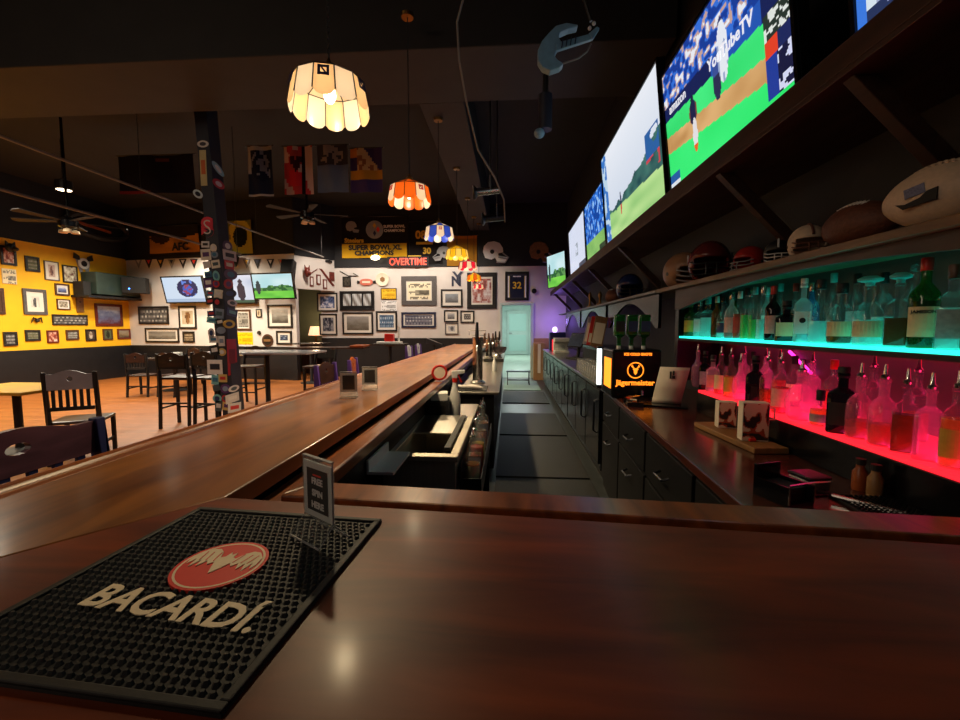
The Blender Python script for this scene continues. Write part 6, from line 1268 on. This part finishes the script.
# coolers beyond the wooden counter
for i, (y0, y1, lb) in enumerate([(4.0, 6.1, 'black back bar cooler nearest the shot machine, under the upturned glasses'), (6.14, 8.2, 'black back bar cooler, second from the shot machine'), (8.24, 10.6, 'black back bar cooler farthest down the aisle')]):
    t = thing('bar_cooler', lb, 'cooler', (.87, y0, 0), 0, 'black coolers in the aisle'); L_ = y1 - y0
    MB().bx(0, .7, 0, L_, .1, .88).build('body', M['blackg'], t); MB().bx(.04, .7, .02, L_ - .02, 0, .099).build('plinth', M['blackr'], t); MB().bx(-.03, .71, 0, L_, .881, .915).build('steel_top', M['steel'], t, .004)
    for k in range(3):
        a = L_ * k / 3 + .02; d = MB().bx(-.022, -.001, a, a + L_ / 3 - .04, .16, .86).build('door', M['blackg'], t, .004); MB().tube([(-.022, a + .07, .45), (-.055, a + .07, .47), (-.055, a + .07, .75), (-.022, a + .07, .77)], .01).build('handle', M['darkst'], d)
for k in range(24):
    y_ = 4.12 + (k % 12) * .125; x_ = .905 + (k // 12) * .11
    if k == 0:
        g0 = thing('upturned_glass', 'clear upturned pint glass in the rows beside the white light bar', 'glass', (x_, y_, .9155), 0, 'upturned glasses on the cooler top'); MB().lathe([(.044, 0), (.044, .003), (.032, .145), (.030, .148)], 16).build('glass', glassy('pint_glass', (.86, .88, .88), .16), g0, smooth=True)
    else: dup(g0, (x_, y_, .9155), 0, 'clear upturned pint glass in the rows beside the white light bar')
t = thing('steel_tray', 'shiny steel tray at the near corner of the cooler top', 'tray', (.875, 3.98, .9205)); t.location = (.93, 3.905, .9215); MB().bx(-.07, .1, -.04, .04, 0, .006).build('tray', M['chrome'], t)
t = thing('register_stand', 'black box stand against the wall behind the upturned glasses', 'stand', (1.28, 5.8, .9155)); MB().bx(-.2, .26, -.55, .5, 0, .29).build('box', M['blackg'], t, .006); MB().bx(-.21, -.201, -.5, .45, .04, .25).build('front_panel', M['cabinet'], t)
for i, (y_, m_, lb) in enumerate([(5.42, 'cutting', 'brown wooden menu board leaning on the black stand, nearest of three'), (5.68, 'red', 'red and white menu board leaning on the black stand, middle of three'), (5.95, 'greych', 'grey menu board leaning on the black stand, farthest of three')]):
    t = thing('menu_board', lb, 'menu board', (1.09, y_, 1.215), R(-8), 'menu boards on the black stand', ry=R(10)); MB().bx(-.075, .075, -.012, .012, 0, .38).build('board', M[m_], t, .003); MB().bx(-.06, .06, -.0145, -.0125, .04, .3 if i != 1 else .16).build('printed_sheet', M['paper'], t)
t = thing('cash_register', 'black touchscreen till tilted on its stand in the aisle', 'till', (1.15, 7.3, .9155), R(-60)); MB().bx(-.14, .14, -.12, .12, 0, .03).build('base', M['blackr'], t, .006); MB().tube([(0, .02, .03), (0, .05, .22)], .03).build('neck', M['blackr'], t); MB().bx(-.19, .19, -.012, .012, -.13, .13, TR(0, .0, .32, R(-25))).build('screen_housing', M['blackg'], t, .008); MB().bx(-.175, .175, -.0145, -.0125, -.115, .115, TR(0, .0, .32, R(-25))).build('screen', mat('till_screen', S((60, 70, 96)), .1, noise=.2), t)
t = thing('coffee_machine', 'pale square appliance on the far cooler top', 'appliance', (1.08, 8.9, .9155)); MB().bx(-.15, .15, -.15, .15, 0, .06).bx(-.15, .15, .02, .15, .06, .24).bx(-.15, .15, -.15, .15, .24, .32).build('body', M['whitep'], t, .01); MB().lathe([(.06, .061), (.07, .1), (.06, .17)], 14, TR(0, -.06, 0)).build('jug', GL['clear'], t)
t = thing('light_box', 'navy box lamp glowing purple at the far end of the coolers', 'lamp', (1.13, 10.2, .9155)); MB().bx(-.17, .2, -.12, .12, 0, .42).build('box', mat('navy_plastic', S((44, 52, 130)), .4, noise=.08), t, .01); MB().ell((-.05, -.05, .48), (.06, .06, .07)).build('bulb', M['purplelit'], t, smooth=True)
t = thing('red_candle', 'thin glowing red tube beside the navy box lamp', 'light', (1.0, 9.75, .9155)); MB().lathe([(.03, 0), (.03, .015)], 12).build('base', M['blackr'], t); MB().tube([(0, 0, .016), (0, 0, .26)], .02, 10).build('tube', M['red_led2'], t)
